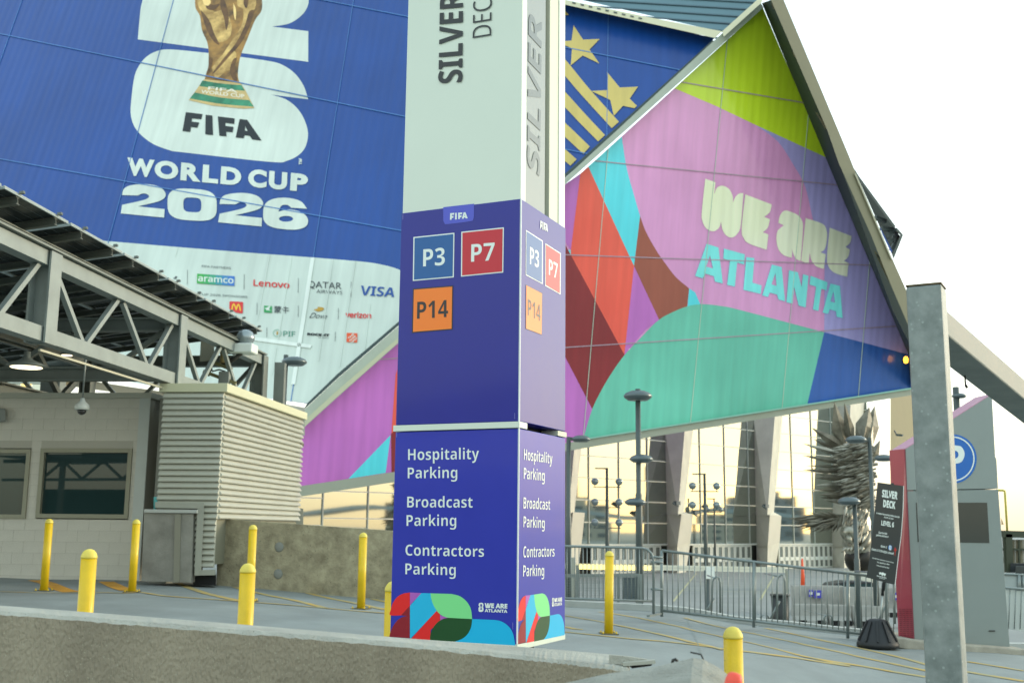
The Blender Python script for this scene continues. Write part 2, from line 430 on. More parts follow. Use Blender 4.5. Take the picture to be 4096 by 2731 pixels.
# --- coloured wing: panels (base print lavender) split at the seams, then the printed fields
GN = 1.45
def fm(name, c): return facade_mat(name, c, axR if name.startswith('wing') else axB, gain=GN)
pink = fm('wing_pink_film', '#c88bb8')
wingO = [(3051, 32), (3307, 631), (3640, 1425), (3650, 1553), (2264, 1772), (1189, 1943), (1193, 1724)]
def clip(poly, a, b):
    """keep the part of poly on the left of line a->b"""
    out = []
    def sd(p): return (b[0] - a[0]) * (p[1] - a[1]) - (b[1] - a[1]) * (p[0] - a[0])
    for i in range(len(poly)):
        p, q = poly[i - 1], poly[i]; sp, sq = sd(p), sd(q)
        if sp * sq < 0:
            t = sp / (sp - sq); out.append((p[0] + (q[0] - p[0]) * t, p[1] + (q[1] - p[1]) * t))
        if sq >= 0: out.append(q)
    return out
def panels(outline, hl, vl, P, m, root, off, gap=1.6, depth=.25):
    """hl: seam lines top to bottom, vl: seam lines left to right, each as two picture points (sheets cut along them)"""
    polys = [outline]
    for ln in hl + vl:
        nx = []
        for q in polys:
            for (a, b) in ((ln[0], ln[1]), (ln[1], ln[0])):
                dx, dy = b[0] - a[0], b[1] - a[1]; L = math.hypot(dx, dy); ox, oy = -dy / L * gap / 2, dx / L * gap / 2
                r = clip(q, (a[0] + ox, a[1] + oy), (b[0] + ox, b[1] + oy))
                if len(r) > 2: nx.append(r)
        polys = nx
    for q in polys:
        if abs(sum(q[i - 1][0] * q[i][1] - q[i][0] * q[i - 1][1] for i in range(len(q)))) < 400: continue
        mb = MB(); mb.quadbox([P.hit(x, y, off - depth) for x, y in q], [P.hit(x, y, off) for x, y in q])
        part('facade_panel', mb, m, root)
def L2(T, a, b): return (T(*a), T(*b))
wing_h = [L2(C7, (820, 515), (1560, 640)), L2(C7, (390, 1020), (1600, 1140)), L2(C8, (100, 30), (1720, 85)), L2(C8, (100, 610), (1500, 520)), L2(C12, (2000, 1420), (2340, 1405))]
wing_v = [((3051 - 372, 92), (2679 - 64, 1092 - 350)), L2(C8, (985, 0), (880, 1085)), L2(C8, (1545, 0), (1455, 1000)), L2(C8, (1990, 250), (1935, 900)), L2(C8, (310, 0), (210, 1160)), ((1840, 900), (1780, 1850)), ((1450, 1500), (1420, 1900))]
wing_v[0] = (C7(1135, 250), C7(1060, 1100))
panels(wingO, wing_h, wing_v[1:], PR, pink, stad, 0)
k = [0.004]
def art(P, name, m, *loops, root=stad, st=.002, label=None):
    k[0] += st
    return sheet(name, [smooth(l) for l in loops], on(P, k[0]), m, root, label)
yel = fm('wing_lime_film', '#b5cf28'); lav = fm('wing_lavender_film', '#9c94c8'); cy = fm('wing_cyan_film', '#4fc4cf')
org = fm('wing_red_orange_film', '#dd5545'); brn = fm('wing_brown_film', '#8f4c3c'); drd = fm('wing_dark_red_film', '#7d2429')
pur = fm('wing_purple_film', '#b065b0'); mint = fm('wing_mint_film', '#5fae99'); blu = fm('wing_blue_film', '#2c559b'); crm = fm('wing_cream_film', '#dfe3bf'); aqua = fm('wing_aqua_film', '#72d3d0')
art(PR, 'printed_field', yel, S(C7, (1335, 50), (1735, 990), (1560, 915), (1300, 790), (1050, 670), (780, 555)))
art(PR, 'printed_field', lav, S(C7, (1290, 785), (1735, 990)) + S(C8, (2255, 658), (1720, 515), (1722, 90)) + S(C7, (1655, 1400, 1), (1600, 1170, 1), (1530, 1040, 1), (1430, 890, 1)))
art(PR, 'printed_field', cy, S(C7, (450, 858), (480, 1050, 1), (520, 1200, 1), (565, 1355)) + S(C8, (545, 0), (527, 100)) + S(C7, (480, 1568), (240, 1045)))
art(PR, 'printed_field', brn, S(C7, (565, 1355), (600, 1450, 1), (665, 1568, 1)) + S(C8, (720, 80, 1), (790, 170, 1), (872, 240), (860, 360), (682, 437), (527, 100)))
art(PR, 'printed_field', cy, S(C8, (873, 240), (910, 265), (945, 345), (862, 357)))
art(PR, 'printed_field', org, S(C7, (190, 1090), (240, 1045), (480, 1568)) + S(C8, (527, 100), (467, 657), (130, 30)) + S(C7, (130, 1568)))
art(PR, 'printed_field', pur, S(C8, (527, 102), (684, 437), (600, 500), (520, 590), (467, 657)))
art(PR, 'printed_field', cy, S(C8, (130, 0), (130, 30), (100, 250), (-150, 250), (-60, 0)))
art(PR, 'printed_field', drd, S(C8, (130, 30), (467, 657), (395, 760, 1), (265, 997), (100, 680), (-170, 160), (60, -100)), )
art(PR, 'printed_field', pur, S(C8, (100, 680), (265, 997), (215, 1165), (60, 1215)) + [(2050, 1814), (1700, 1870), (1189, 1945), (1193, 1724), (1588, 1374), (2264, 735), (2321, 695), (2283, 1000), (2238, 936), (2092, 1102)])
art(PR, 'printed_field', mint, S(C8, (205, 1186), (213, 1165, 1), (265, 997, 1), (330, 865, 1), (400, 750, 1), (470, 655, 1), (560, 560, 1), (680, 440, 1), (790, 380, 1), (880, 348, 1), (970, 340, 1), (1080, 352, 1), (1200, 378, 1), (1720, 515), (1700, 650, 1), (1660, 810, 1), (1612, 972)))
art(PR, 'printed_field', blu, S(C8, (1720, 515), (2255, 657), (2267, 872), (1612, 972)))
art(PR, 'printed_field', cy, S(C3, (1990, 305), (1965, 497), (1775, 527)))
art(PR, 'printed_field', org, [(1565, 1735), (1582, 1500), (1640, 1325), (1700, 1268), (1772, 1500), (1800, 1853), (1566, 1890)])
art(PR, 'printed_field', drd, [(1564, 1735), (1700, 1610), (1800, 1853), (1566, 1890)])
# WE ARE / ATLANTA
def SW(*p): return S(C18, *p)
k[0] += .002
art(PR, 'letter', crm, SW((292, 157), (390, 192), (380, 305, 1), (400, 250, 1), (455, 225, 1), (520, 255, 1), (555, 320, 1), (560, 385), (585, 330, 1), (620, 300, 1), (660, 297), (635, 600, 1), (600, 690, 1), (545, 725, 1), (490, 700, 1), (455, 640, 1), (445, 570), (425, 630, 1), (370, 665, 1), (300, 635, 1), (262, 560, 1), (258, 480, 1)))
art(PR, 'letter', crm, SW((678, 308), (934, 405), (915, 480, 1), (860, 525), (917, 548), (895, 630, 1), (848, 673), (902, 695), (885, 843), (720, 785, 1), (665, 735, 1), (643, 640, 1)))
art(PR, 'letter', crm, SW((997, 583), (1010, 520, 1), (1040, 475, 1), (1085, 465, 1), (1180, 505, 1), (1225, 560, 1), (1235, 640, 1), (1212, 952), (1170, 930, 1), (1140, 880, 1), (1130, 830), (1128, 920), (1050, 895, 1), (1000, 840, 1), (978, 750, 1), (990, 660, 1), (1050, 607)))
art(PR, 'letter', crm, SW((1260, 537), (1420, 590, 1), (1462, 650, 1), (1468, 730, 1), (1448, 830, 1), (1405, 868), (1455, 885), (1437, 1028), (1360, 1000, 1), (1315, 940, 1), (1300, 870), (1290, 978), (1218, 950)))
art(PR, 'letter', crm, SW((1492, 628), (1703, 710), (1690, 775, 1), (1645, 815), (1687, 840), (1672, 910, 1), (1630, 950), (1675, 968), (1662, 1103), (1540, 1065, 1), (1480, 1000, 1), (1467, 900, 1)))
art(PR, 'letter', aqua, SW((305, 785), (420, 820), (462, 1168), (385, 1148), (375, 1098), (292, 1072), (268, 1118), (194, 1095)), SW((338, 895), (300, 1005), (366, 1022))[::-1])
art(PR, 'letter', aqua, SW((472, 830), (673, 885), (668, 985), (600, 965), (578, 1198), (502, 1180), (530, 945), (466, 928)))
art(PR, 'letter', aqua, SW((688, 912), (766, 922), (748, 1160), (835, 1185), (828, 1268), (660, 1228)))
art(PR, 'letter', aqua, SW((935, 985), (1030, 1008), (1063, 1340), (998, 1322), (985, 1275), (915, 1255), (898, 1298), (842, 1282)), SW((968, 1068), (932, 1175), (980, 1190))[::-1])
art(PR, 'letter', aqua, SW((1100, 1040), (1185, 1058), (1222, 1200), (1235, 1078), (1288, 1092), (1262, 1398), (1192, 1380), (1150, 1200), (1135, 1362), (1075, 1348)))
art(PR, 'letter', aqua, SW((1308, 1092), (1472, 1155), (1462, 1235), (1412, 1218), (1385, 1432), (1330, 1418), (1362, 1198), (1298, 1178)))
art(PR, 'letter', aqua, SW((1500, 1168), (1592, 1190), (1618, 1500), (1560, 1488), (1552, 1435), (1495, 1415), (1478, 1460), (1425, 1448)), SW((1528, 1245), (1500, 1340), (1545, 1352))[::-1])

# thin proud joint strips over the prints
def strips(lines, P, m, w, outline, root=stad, off=None, name='joint_strip'):
    for a, b in lines:
        # clip the segment to the outline
        ts = []
        big = ((a[0] - (b[0] - a[0]) * 3, a[1] - (b[1] - a[1]) * 3), (b[0] + (b[0] - a[0]) * 3, b[1] + (b[1] - a[1]) * 3))
        (x1, y1), (x2, y2) = big
        for i in range(len(outline)):
            (x3, y3), (x4, y4) = outline[i - 1][:2], outline[i][:2]
            D = (x2 - x1) * (y4 - y3) - (y2 - y1) * (x4 - x3)
            if abs(D) < 1e-9: continue
            t = ((x3 - x1) * (y4 - y3) - (y3 - y1) * (x4 - x3)) / D; u = ((x3 - x1) * (y2 - y1) - (y3 - y1) * (x2 - x1)) / D
            if 0 <= u <= 1 and 0 <= t <= 1: ts.append(t)
        if len(ts) < 2: continue
        ts = (min(ts), max(ts)); q = [(x1 + (x2 - x1) * t, y1 + (y2 - y1) * t) for t in ts]
        p0, p1 = [P.hit(*c, off) for c in q]
        mb = MB(); mb.bar(p0, p1, w, .04, upv=P.n); part(name, mb, m, root)
m_jR = fm('wing_joint_film', '#a08a98')
strips(wing_h[:4], PR, m_jR, .07, wingO, off=k[0] - .005)
m_jv = fm('wing_seam_film', '#a8b8a8')
strips(wing_v[1:5], PR, m_jv, .045, wingO, off=k[0] - .008)

# --- blue facade
blueF = facade_mat('blue_banner_film', '#084391', axB, rough=.35, coat=.12); whiteF = facade_mat('white_banner_film', '#c9d5cb', axB, rough=.4, coat=.1)
blueO = [(-700, -900), (2000, -900)] + [C7(40, -12), C7(1030, 243), C7(100, 1097), (1591, 1292), (1350, 1497), (1229, 1614)] + [(1067, 1592), (638, 1548), (306, 1490), (-700, 1380)]
blueO[0:2] = [(-700, -500), (1300, -520)]
blue_h = [L2(C1, (0, -180), (2352, 335 - 50)), L2(C1, (0, 200), (2352, 680)), L2(C1, (0, 935), (2352, 1355)), L2(C12, (700, 1170), (1930, 1340))]
blue_h[0] = (C1(0, -370), C1(2352, 90))
blue_v = [L2(C1, (1020, 0), (640, 1410)), L2(C1, (2040, 250), (1860, 1400)), L2(C1, (130, 0), (-300, 1200)), L2(C7, (365, 90), (357, 800))]
panels(blueO, blue_h, blue_v, PB, blueF, stad, 0)
k[0] = .004
art(PB, 'printed_field', whiteF, S(C12, (-2000, 60), (0, 228), (740, 287), (1450, 340), (1950, 382, 1), (2150, 412, 1), (2340, 465, 1), (2560, 580, 1), (2650, 720, 1), (2660, 745)) + [(1591, 1290), (1350, 1495), (1229, 1612), (1067, 1592), (638, 1548), (306, 1490), (-500, 1400)])
wht = facade_mat('white_logo_film', '#d3ddd2', axB, rough=.4, coat=.1)
art(PB, 'emblem_two', wht, S(C1, (810, 233), (1812, 365), (1813, 185), (1600, 158), (1700, 140, 1), (1770, 95, 1), (1808, 40, 1), (1815, -30, 1), (1812, -320), (860, -320), (842, -30, 1), (826, 60, 1)))
art(PB, 'emblem_six', wht, S(C1, (768, 660, 1), (775, 560, 1), (787, 470, 1), (805, 410, 1), (850, 345, 1), (915, 305, 1), (1000, 292, 1), (1215, 312), (1430, 338), (1560, 357, 1), (1650, 378, 1), (1730, 430, 1), (1785, 505, 1), (1812, 585), (1595, 558), (1690, 590, 1), (1765, 660, 1), (1808, 760, 1), (1803, 845, 1), (1765, 905, 1), (1690, 945, 1), (1580, 952, 1), (1010, 889), (905, 850, 1), (830, 795, 1), (785, 735, 1)))
gold = mat('trophy_gold_print', '#c49243', .4, var=.5, vscale=.55, col2='#3d2a12', detail=5)
gold2 = mat('trophy_pale_gold_print', '#efc878', .4, var=.4, vscale=.8, col2='#8a6428', detail=5)
art(PB, 'trophy_body', gold, S(C1, (1150, -80), (1148, 40, 1), (1175, 95, 1), (1188, 180, 1), (1222, 265, 1), (1226, 380, 1), (1213, 430, 1), (1200, 480), (1412, 500), (1400, 455, 1), (1402, 400, 1), (1415, 330, 1), (1455, 230, 1), (1500, 120, 1), (1541, 50, 1), (1530, -80)))
art(PB, 'trophy_highlight', gold2, S(C1, (1158, -60), (1165, 35, 1), (1200, 100, 1), (1210, 150, 1), (1240, 210, 1), (1290, 250, 1), (1350, 220, 1), (1360, 140, 1), (1320, 60, 1), (1260, 70, 1), (1240, 20, 1), (1250, -60)))
art(PB, 'trophy_highlight', gold2, S(C1, (1400, -50), (1395, 30, 1), (1430, 60, 1), (1420, 150, 1), (1350, 260, 1), (1300, 340, 1), (1340, 320, 1), (1420, 230, 1), (1470, 110, 1), (1505, 30, 1), (1495, -50)))
art(PB, 'trophy_highlight', gold2, S(C1, (1245, 400), (1300, 330, 1), (1360, 300, 1), (1390, 320, 1), (1370, 400, 1), (1330, 420, 1), (1270, 460, 1)))
dkb = mat('trophy_dark_print', '#4a2f12', .4, var=.4, vscale=1.2, col2='#7d5522')
for lp in ([(1180, 60), (1230, 120, 1), (1260, 200, 1), (1290, 262, 1), (1262, 250, 1), (1222, 190, 1), (1196, 120, 1)], [(1300, -40), (1330, 30, 1), (1345, 110, 1), (1330, 180, 1), (1318, 110, 1), (1296, 40, 1)],
           [(1500, 60), (1470, 150, 1), (1420, 250, 1), (1350, 330, 1), (1270, 420, 1), (1250, 430, 1), (1310, 350, 1), (1390, 250, 1), (1440, 150, 1), (1465, 70, 1)],
           [(1395, 340), (1380, 400, 1), (1396, 470, 1), (1370, 470, 1), (1352, 410, 1), (1372, 350, 1)], [(1205, 0), (1250, 30, 1), (1290, 25, 1), (1260, 60, 1), (1215, 50, 1)], [(1440, -60), (1460, 0, 1), (1450, 50, 1), (1432, 20, 1)],
           [(1228, 330), (1250, 350, 1), (1240, 400, 1), (1216, 440, 1), (1226, 390, 1)]):
    art(PB, 'trophy_shade', dkb, S(C1, *lp))
art(PB, 'trophy_glint', mat('trophy_glint_print', '#ffd98a', .3), S(C1, (1190, 0), (1215, -20, 1), (1238, 10, 1), (1225, 35, 1), (1200, 28, 1)))
art(PB, 'trophy_glint', mat('trophy_glint_print', '#ffd98a', .3), S(C1, (1372, 20), (1388, 60, 1), (1384, 120, 1), (1374, 80, 1)))
grn = mat('trophy_green_print', '#0d5a3e', .35, var=.5, vscale=.8, col2='#3f9a72')
art(PB, 'trophy_base', mat('trophy_base_print', '#c9ae72', .4, var=.2, vscale=1), S(C1, (1200, 468), (1412, 488), (1442, 530), (1496, 637), (1430, 640), (1250, 622), (1110, 590), (1175, 500)))
art(PB, 'trophy_band', grn, S(C1, (1190, 474), (1300, 492, 1), (1420, 502), (1440, 535), (1300, 524, 1), (1172, 508)))
art(PB, 'trophy_band', grn, S(C1, (1145, 545), (1300, 575, 1), (1465, 590), (1492, 628), (1300, 612, 1), (1116, 580)))
gl = mat('trophy_letter_print', '#e8e2cc', .4)
text('FIFA', C1, ((1226, 509), (1220, 527), (1397, 547), (1398, 527)), on(PB, k[0] + .003), gl, stad, .02)
text('WORLD CUP', C1, ((1185, 529), (1180, 548), (1440, 578), (1436, 556)), on(PB, k[0] + .003), gl, stad, .02)
blk = mat('black_print', '#10191c', .4)
def fifa(T, q, P, off, m, root):
    src = [[(1088, 660), (1198, 673), (1188, 703), (1130, 697), (1128, 716), (1176, 722), (1164, 752), (1126, 748), (1122, 777), (1078, 772)],
           [(1218, 677), (1262, 682), (1255, 795), (1210, 790)],
           [(1298, 687), (1408, 700), (1396, 731), (1340, 724), (1338, 742), (1388, 748), (1375, 779), (1336, 775), (1334, 802), (1292, 798)],
           [(1440, 704), (1490, 709), (1537, 825), (1483, 819), (1474, 798), (1444, 795), (1434, 812), (1387, 808)]]
    hole = [(1465, 742), (1454, 770), (1470, 772)]
    def uv(x, y):
        u = (x - 1083) / (1532 - 1083); yt = 660 + (x - 1083) * .112; return u, (y - yt) / 113
    tl, bl, br, tr = [Vector(T(*c)) for c in q]
    def mp(x, y):
        u, v = uv(x, y); p = (tl * (1 - u) + tr * u) * (1 - v) + (bl * (1 - u) + br * u) * v; return (p.x, p.y)
    for i, l in enumerate(src):
        lo = [[mp(*c) for c in l]]
        if i == 3: lo.append([mp(*c) for c in hole])
        sheet('letter', lo, lambda x, y: P.hit(x, y, off), m, root)
k[0] += .002
fifa(C1, ((1088, 660), (1078, 772), (1532, 825), (1490, 706)), PB, k[0] + .003, blk, stad)
# WORLD CUP, one letter at a time on a sloping line
for ch, x0, x1 in (('W', 745, 910), ('O', 908, 1050), ('R', 1062, 1182), ('L', 1190, 1285), ('D', 1297, 1420), ('C', 1458, 1570), ('U', 1580, 1690), ('P', 1707, 1812)):
    ty = lambda x: 926 + (x - 745) * .094; q = ((x0 + 4, ty(x0)), (x0 - 2, ty(x0) + 104), (x1 - 3, ty(x1) + 104), (x1, ty(x1)))
    text(ch, C1, q, on(PB, k[0]), wht, stad, .055, name='letter')
def shift(l, dx, dy): return [(p[0] + dx, p[1] + dy) + tuple(p[2:]) for p in l]
two = [(718, 1148), (728, 1112, 1), (770, 1090, 1), (860, 1083, 1), (935, 1098, 1), (970, 1130, 1), (970, 1160, 1), (930, 1185, 1), (810, 1214), (968, 1230), (965, 1280), (710, 1255), (718, 1205), (840, 1178, 1), (875, 1160, 1), (868, 1144, 1), (840, 1138, 1), (812, 1150)]
art(PB, 'digit', wht, S(C1, *two)); art(PB, 'digit', wht, S(C1, *shift(two, 573, 52)))
art(PB, 'digit', wht, [C1(*p) for p in [(x, y + (x - 1130) * .06) for x, y in ell(1130, 1204, 145, 93, 40, .62)]], [C1(*p) for p in [(x, y + (x - 1130) * .05) for x, y in ell(1131, 1205, 53, 43, 28, .55)]][::-1])
art(PB, 'digit', wht, S(C1, (1547, 1262, 1), (1556, 1205, 1), (1600, 1172, 1), (1680, 1163, 1), (1765, 1182, 1), (1806, 1228), (1712, 1222), (1690, 1206, 1), (1655, 1210, 1), (1637, 1245), (1700, 1232, 1), (1775, 1250, 1), (1810, 1288, 1), (1800, 1330, 1), (1745, 1350, 1), (1660, 1347, 1), (1590, 1332, 1), (1555, 1302, 1)), [C1(*p) for p in ell(1682, 1287, 42, 17, 20)][::-1])
text(sans('TM'), C1, ((1757, 968), (1775, 970), (1775, 934), (1757, 932)), on(PB, k[0]), wht, stad, .02)
# sponsor print
OB = k[0] + .006
ob = on(PB, OB)
dark = mat('dark_print', '#3a4246', .5)
text(sans('FIFA PARTNERS', False), C12, ((282, 418), (278, 440), (582, 461), (582, 440)), ob, dark, stad)
text(sans('FIFA WORLD CUP 2026 SPONSORS', False), C12, ((-60, 690), (-60, 712), (757, 763), (757, 741)), ob, dark, stad)
def quadsheet(name, T, q, P, off, m, root, label=None): return sheet(name, [[T(*c) for c in q]], on(P, off), m, root, label)
for i in range(6):
    a, b = i / 6, (i + 1) / 6; g = ['#3fa94c', '#3aa65f', '#3a9f7c', '#3b93a0', '#3b82b8', '#3c76c4'][i]
    quadsheet('logo_field', C12, ((232 + 391 * a, 508 + 27 * a), (229 + 391 * a, 609 + 27 * a), (229 + 391 * b, 609 + 27 * b), (232 + 391 * b, 508 + 27 * b)), PB, OB, mat('banner_gradient_%d' % i, g, .4), stad)
ob2 = on(PB, OB + .004)
text(sans('aramco', False), C12, ((240, 520), (240, 587), (612, 612), (612, 545)), ob2, wht, stad, .025)
text(sans('Lenovo', False), C12, ((820, 569), (818, 634), (1196, 660), (1196, 595)), ob, mat('red_print', '#d6322f', .4), stad, .02)
text('QATAR', C12, ((1385, 583), (1385, 648), (1740, 672), (1742, 604)), ob, dark, stad)
text('AIRWAYS', C12, ((1480, 672), (1478, 708), (1748, 726), (1748, 690)), ob, dark, stad, -.005)
vbl = mat('navy_print', '#1e4d98', .4)
text(sans('VISA'), C12, ((1945, 632), (1958, 732), (2290, 752), (2285, 655)), ob, vbl, stad, .0, .2)
for x, y0, y1 in ((130, 468, 620), (723, 514, 672), (1289, 555, 708), (1841, 594, 750), (858, 815, 935), (1289, 840, 960), (1708, 868, 985), (1322, 1095, 1190), (1676, 1115, 1215), (960, 1070, 1170), (418, 785, 830)):
    quadsheet('divider_line', C12, ((x - 2, y0), (x - 4, y1), (x, y1), (x + 2, y0)), PB, OB, dark, stad)
sheet('logo_field', [smooth(S(C12, (575, 796), (706, 803), (712, 812), (708, 918), (700, 924), (640, 915), (567, 875), (569, 803)))], ob, mat('red_print', '#d6322f', .4), stad)
ym = mat('arch_yellow_print', '#f0c02c', .4)
sheet('logo_mark', [smooth(S(C12, (588, 886), (596, 840, 1), (612, 818, 1), (628, 832, 1), (638, 862), (650, 832, 1), (668, 824, 1), (682, 850, 1), (690, 897), (677, 895), (668, 850, 1), (660, 846, 1), (648, 880), (643, 890), (634, 888), (622, 850, 1), (612, 838, 1), (606, 860, 1), (602, 888)))], ob2, ym, stad)
gm = mat('milk_green_print', '#2c9a55', .4)
quadsheet('logo_field', C12, ((932, 842), (929, 912), (1012, 917), (1013, 846)), PB, OB, gm, stad)
sheet('logo_mark', [smooth(S(C12, (935, 868), (960, 862, 1), (985, 845), (998, 850), (985, 880, 1), (1010, 897), (960, 890, 1), (932, 908), (955, 885, 1)))], ob2, wht, stad)
text('蒙牛', C12, ((1036, 856), (1036, 910), (1190, 918), (1192, 864)), ob, dark, stad, .01)
sheet('logo_mark', [smooth(S(C12, (1450, 880), (1480, 876, 1), (1495, 868), (1490, 855), (1530, 858, 1), (1556, 866), (1548, 888, 1), (1500, 902, 1), (1462, 890, 1)))], ob, mat('dove_gold_print', '#b8902f', .4), stad)
text('Dove', C12, ((1420, 915), (1402, 968), (1585, 978), (1598, 928)), ob, dark, stad, -.005, .3)
text(sans('verizon', False), C12, ((1782, 905), (1780, 965), (2050, 975), (2052, 918)), ob, mat('red_print', '#d6322f', .4), stad, .03)
tl_ = mat('teal_print', '#3d8a72', .4)
sheet('logo_mark', [[C12(*p) for p in ell(1068, 1128, 46, 40)], [C12(*p) for p in ell(1068, 1128, 38, 32)][::-1]], ob, mat('pale_teal_print', '#9dbdac', .4), stad)
quadsheet('logo_mark', C12, ((1062, 1110), (1060, 1146), (1074, 1146), (1076, 1112)), PB, OB, mat('dove_gold_print', '#b8902f', .4), stad)
text(sans('PIF', False), C12, ((1133, 1106), (1132, 1160), (1256, 1165), (1258, 1112)), ob, tl_, stad, .005)
text(sans('ROCK-IT'), C12, ((1382, 1125), (1380, 1150), (1612, 1163), (1615, 1138)), ob, blk, stad, .05)
text(sans('SPORTS', False), C12, ((1500, 1168), (1500, 1180), (1605, 1185), (1606, 1174)), ob, dark, stad)
om = mat('orange_print', '#e0582a', .4)
quadsheet('logo_field', C12, ((1795, 1125), (1792, 1221), (1904, 1227), (1907, 1131)), PB, OB, om, stad)
def diag(u, v): return (1850 + u * 40 - v * 30, 1176 + -u * 26 - v * -26)
for r_, wds in enumerate(('THE', 'HOME', 'DEPOT')):
    yy = -20 + r_ * 30
    text(wds, C12, tuple((1850 + a * .72 + (b + yy) * .55, 1176 - a * .62 + (b + yy) * .72) for a, b in ((-42, -10), (-42, 10), (42, 10), (42, -10))), ob2, wht, stad, .03)
text('s', C12, ((0, 520), (-18, 560), (20, 565), (28, 524)), ob, dark, stad, .03, .3)
# stars and stripes right of the pylon
gst = facade_mat('gold_star_film', '#cbb45c', axB)
art(PB, 'star', gst, S(C7, (148, 160), (207, 250), (312, 246), (248, 312), (310, 400), (205, 350), (130, 412), (138, 305), (40, 262), (135, 256)))
art(PB, 'star', gst, S(C7, (357, 452), (438, 550), (552, 545), (500, 620), (545, 665), (530, 680), (458, 665), (400, 728), (378, 628), (258, 572), (362, 566)))
art(PB, 'stripe', gst, S(C7, (0, 270), (105, 385, 1), (240, 550, 1), (432, 765), (387, 805), (200, 600, 1), (105, 490, 1), (0, 370)))
art(PB, 'stripe', gst, S(C7, (0, 480), (105, 588, 1), (220, 715, 1), (345, 848), (302, 888), (180, 765, 1), (105, 685, 1), (0, 580)))
art(PB, 'stripe', gst, S(C7, (0, 690), (105, 780, 1), (250, 920), (208, 966), (105, 870, 1), (0, 780)))
art(PB, 'stripe', gst, S(C7, (0, 860), (105, 945), (167, 1000), (128, 1040), (105, 1020), (0, 950)))
art(PB, 'star', gst, S(C7, (60, 40), (100, 75), (118, 95), (60, 100)))
m_jB = facade_mat('blue_joint_film', '#4a7cba', axB, coat=.1)
strips(blue_h[:3], PB, m_jB, .08, blueO, off=OB - .005); strips(blue_v, PB, m_jB, .045, blueO, off=OB - .008)
m_jW = facade_mat('white_joint_film', '#dfe8df', axB)
strips(blue_h[3:], PB, m_jW, .28, [C12(-200, 1040), C12(2200, 1380), C12(1930, 1345), C12(-200, 1100), C12(-600, 900)], off=OB)
wO = [C12(700, 300), C12(1430, 345), C12(1960, 1330), C12(1250, 1568), (1067, 1585), (700, 1540)]
strips([(C12(1440, 340), C12(1250, 1568))], PB, m_jW, .3, [C12(1200, 338), C12(1700, 345), C12(1700, 1500), C12(1240, 1660), C12(1100, 1800)], off=OB)
rib = facade_mat('white_rib_film', '#d2dcd3', axB)
for (a, b) in (((990, 310), (860, 1000)), ((1218, 330), (1075, 1210)), ((1650, 355), (1500, 1420)), ((1885, 378), (1720, 1480)), ((2040, 820), (1985, 1290)), ((1060, 1280), (1010, 1568)), ((30, 235), (0, 330))):
    mb = MB(); mb.bar(PB.hit(*C12(*a), OB - .004), PB.hit(*C12(*b), OB - .004), .05, .02, upv=PB.n); part('joint_strip', mb, rib, stad)

# --- frame bars, roof, rim
m_fr = mat('frame_pale_steel', '#b9c4b6', .35, var=.08, vscale=.5)
m_fd = mat('frame_dark_gutter', '#4c5a5c', .6)
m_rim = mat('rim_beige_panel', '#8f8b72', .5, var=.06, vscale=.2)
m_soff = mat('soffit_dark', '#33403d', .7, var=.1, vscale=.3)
m_roof = mat('roof_metal', '#62808a', .3, metal=.3, var=.12, vscale=.08)
def hexa(name, P, pts, o0, o1, m, root=stad, label=None, bev=0):
    mb = MB(); mb.quadbox([P.hit(x, y, o0) for x, y in pts], [P.hit(x, y, o1) for x, y in pts]); return part(name, mb, m, root, label, bev=bev)
hexa('diagonal_bar', PR, [(1212, 1642), (1350, 1514), (1591, 1306), C7(100, 1112), C7(1310, -2), C7(1338, 50), C7(100, 1152), (1591, 1374), (1350, 1588), (1193, 1730)], -.4, .9, m_fr)
hexa('diagonal_gutter', PR, [(1229, 1612), (1350, 1495), (1591, 1289), C7(100, 1085), C7(1020, 252), C7(1035, 268), C7(100, 1111), (1591, 1305), (1350, 1513), (1213, 1640)], -.4, .5, m_fd)
hexa('diagonal_bar', PR, [(1212, 1685), (1350, 1560), (1591, 1352), (1591, 1372), (1350, 1586), (1195, 1728)], .9, 1.0, mat('bar_cream', '#c9cdb0', .4))
# roof plate above the blue facade and its pale fascia
hexa('roof_plate', PB, [(1250, -420), C7(60, -30), C7(1085, 205), C7(1300, 10), (3060, -200), (2000, -900)], -2.5, -1.5, m_roof)
for i in range(7):
    y = -100 + i * 42
    mb = MB(); mb.bar(PB.hit(*C7(60 + i * 30, y + 8), -1.45), PB.hit(*C7(1310 - max(0, i - 2) * 45, y + 72 + i * 4), -1.45), .12, .08, upv=PB.n); part('roof_seam', mb, mat('roof_seam_dark', '#4c6670', .4), stad)
hexa('eave_bar', PB, [C7(-60, -45), C7(105, 2), C7(720, 130), C7(1080, 198), C7(1035, 240), C7(700, 165), C7(100, 32), C7(-60, 0)], -.3, 1.2, mat('eave_cream', '#d3cfae', .4))
for i in range(9):
    c = C7(150 + i * 52, 16 + i * 12); hexa('eave_slot', PB, [(c[0] - 7, c[1] - 2), (c[0] + 7, c[1] + 1), (c[0] + 7, c[1] + 6), (c[0] - 7, c[1] + 3)], 1.2, 1.26, m_fd)
hexa('eave_bar', PB, [C7(1080, 198), C7(1300, 0), (3085, -120), (3105, -120), C7(1325, 20), C7(1090, 232)], -.3, 1.6, mat('eave_cream', '#d3cfae', .4))
# bottom fascia of the wing
hexa('bottom_fascia', PR, [C8(2267, 872), C8(1440, 1000), C8(210, 1190), (2100, 1800), (1700, 1868), (1189, 1945), (1185, 1988), (1700, 1908), C8(90, 1262), C8(630, 1172), C8(1440, 1040), C8(2275, 908)], -1.2, .5, mat('fascia_grey', '#a2a898', .5, var=.06, vscale=.3))
hexa('bottom_lip', PR, [C8(2267, 862), C8(1440, 990), C8(210, 1181), C8(210, 1190), C8(1440, 1000), C8(2267, 872)], .5, .7, mat('lip_aqua', '#8fc4b4', .5))
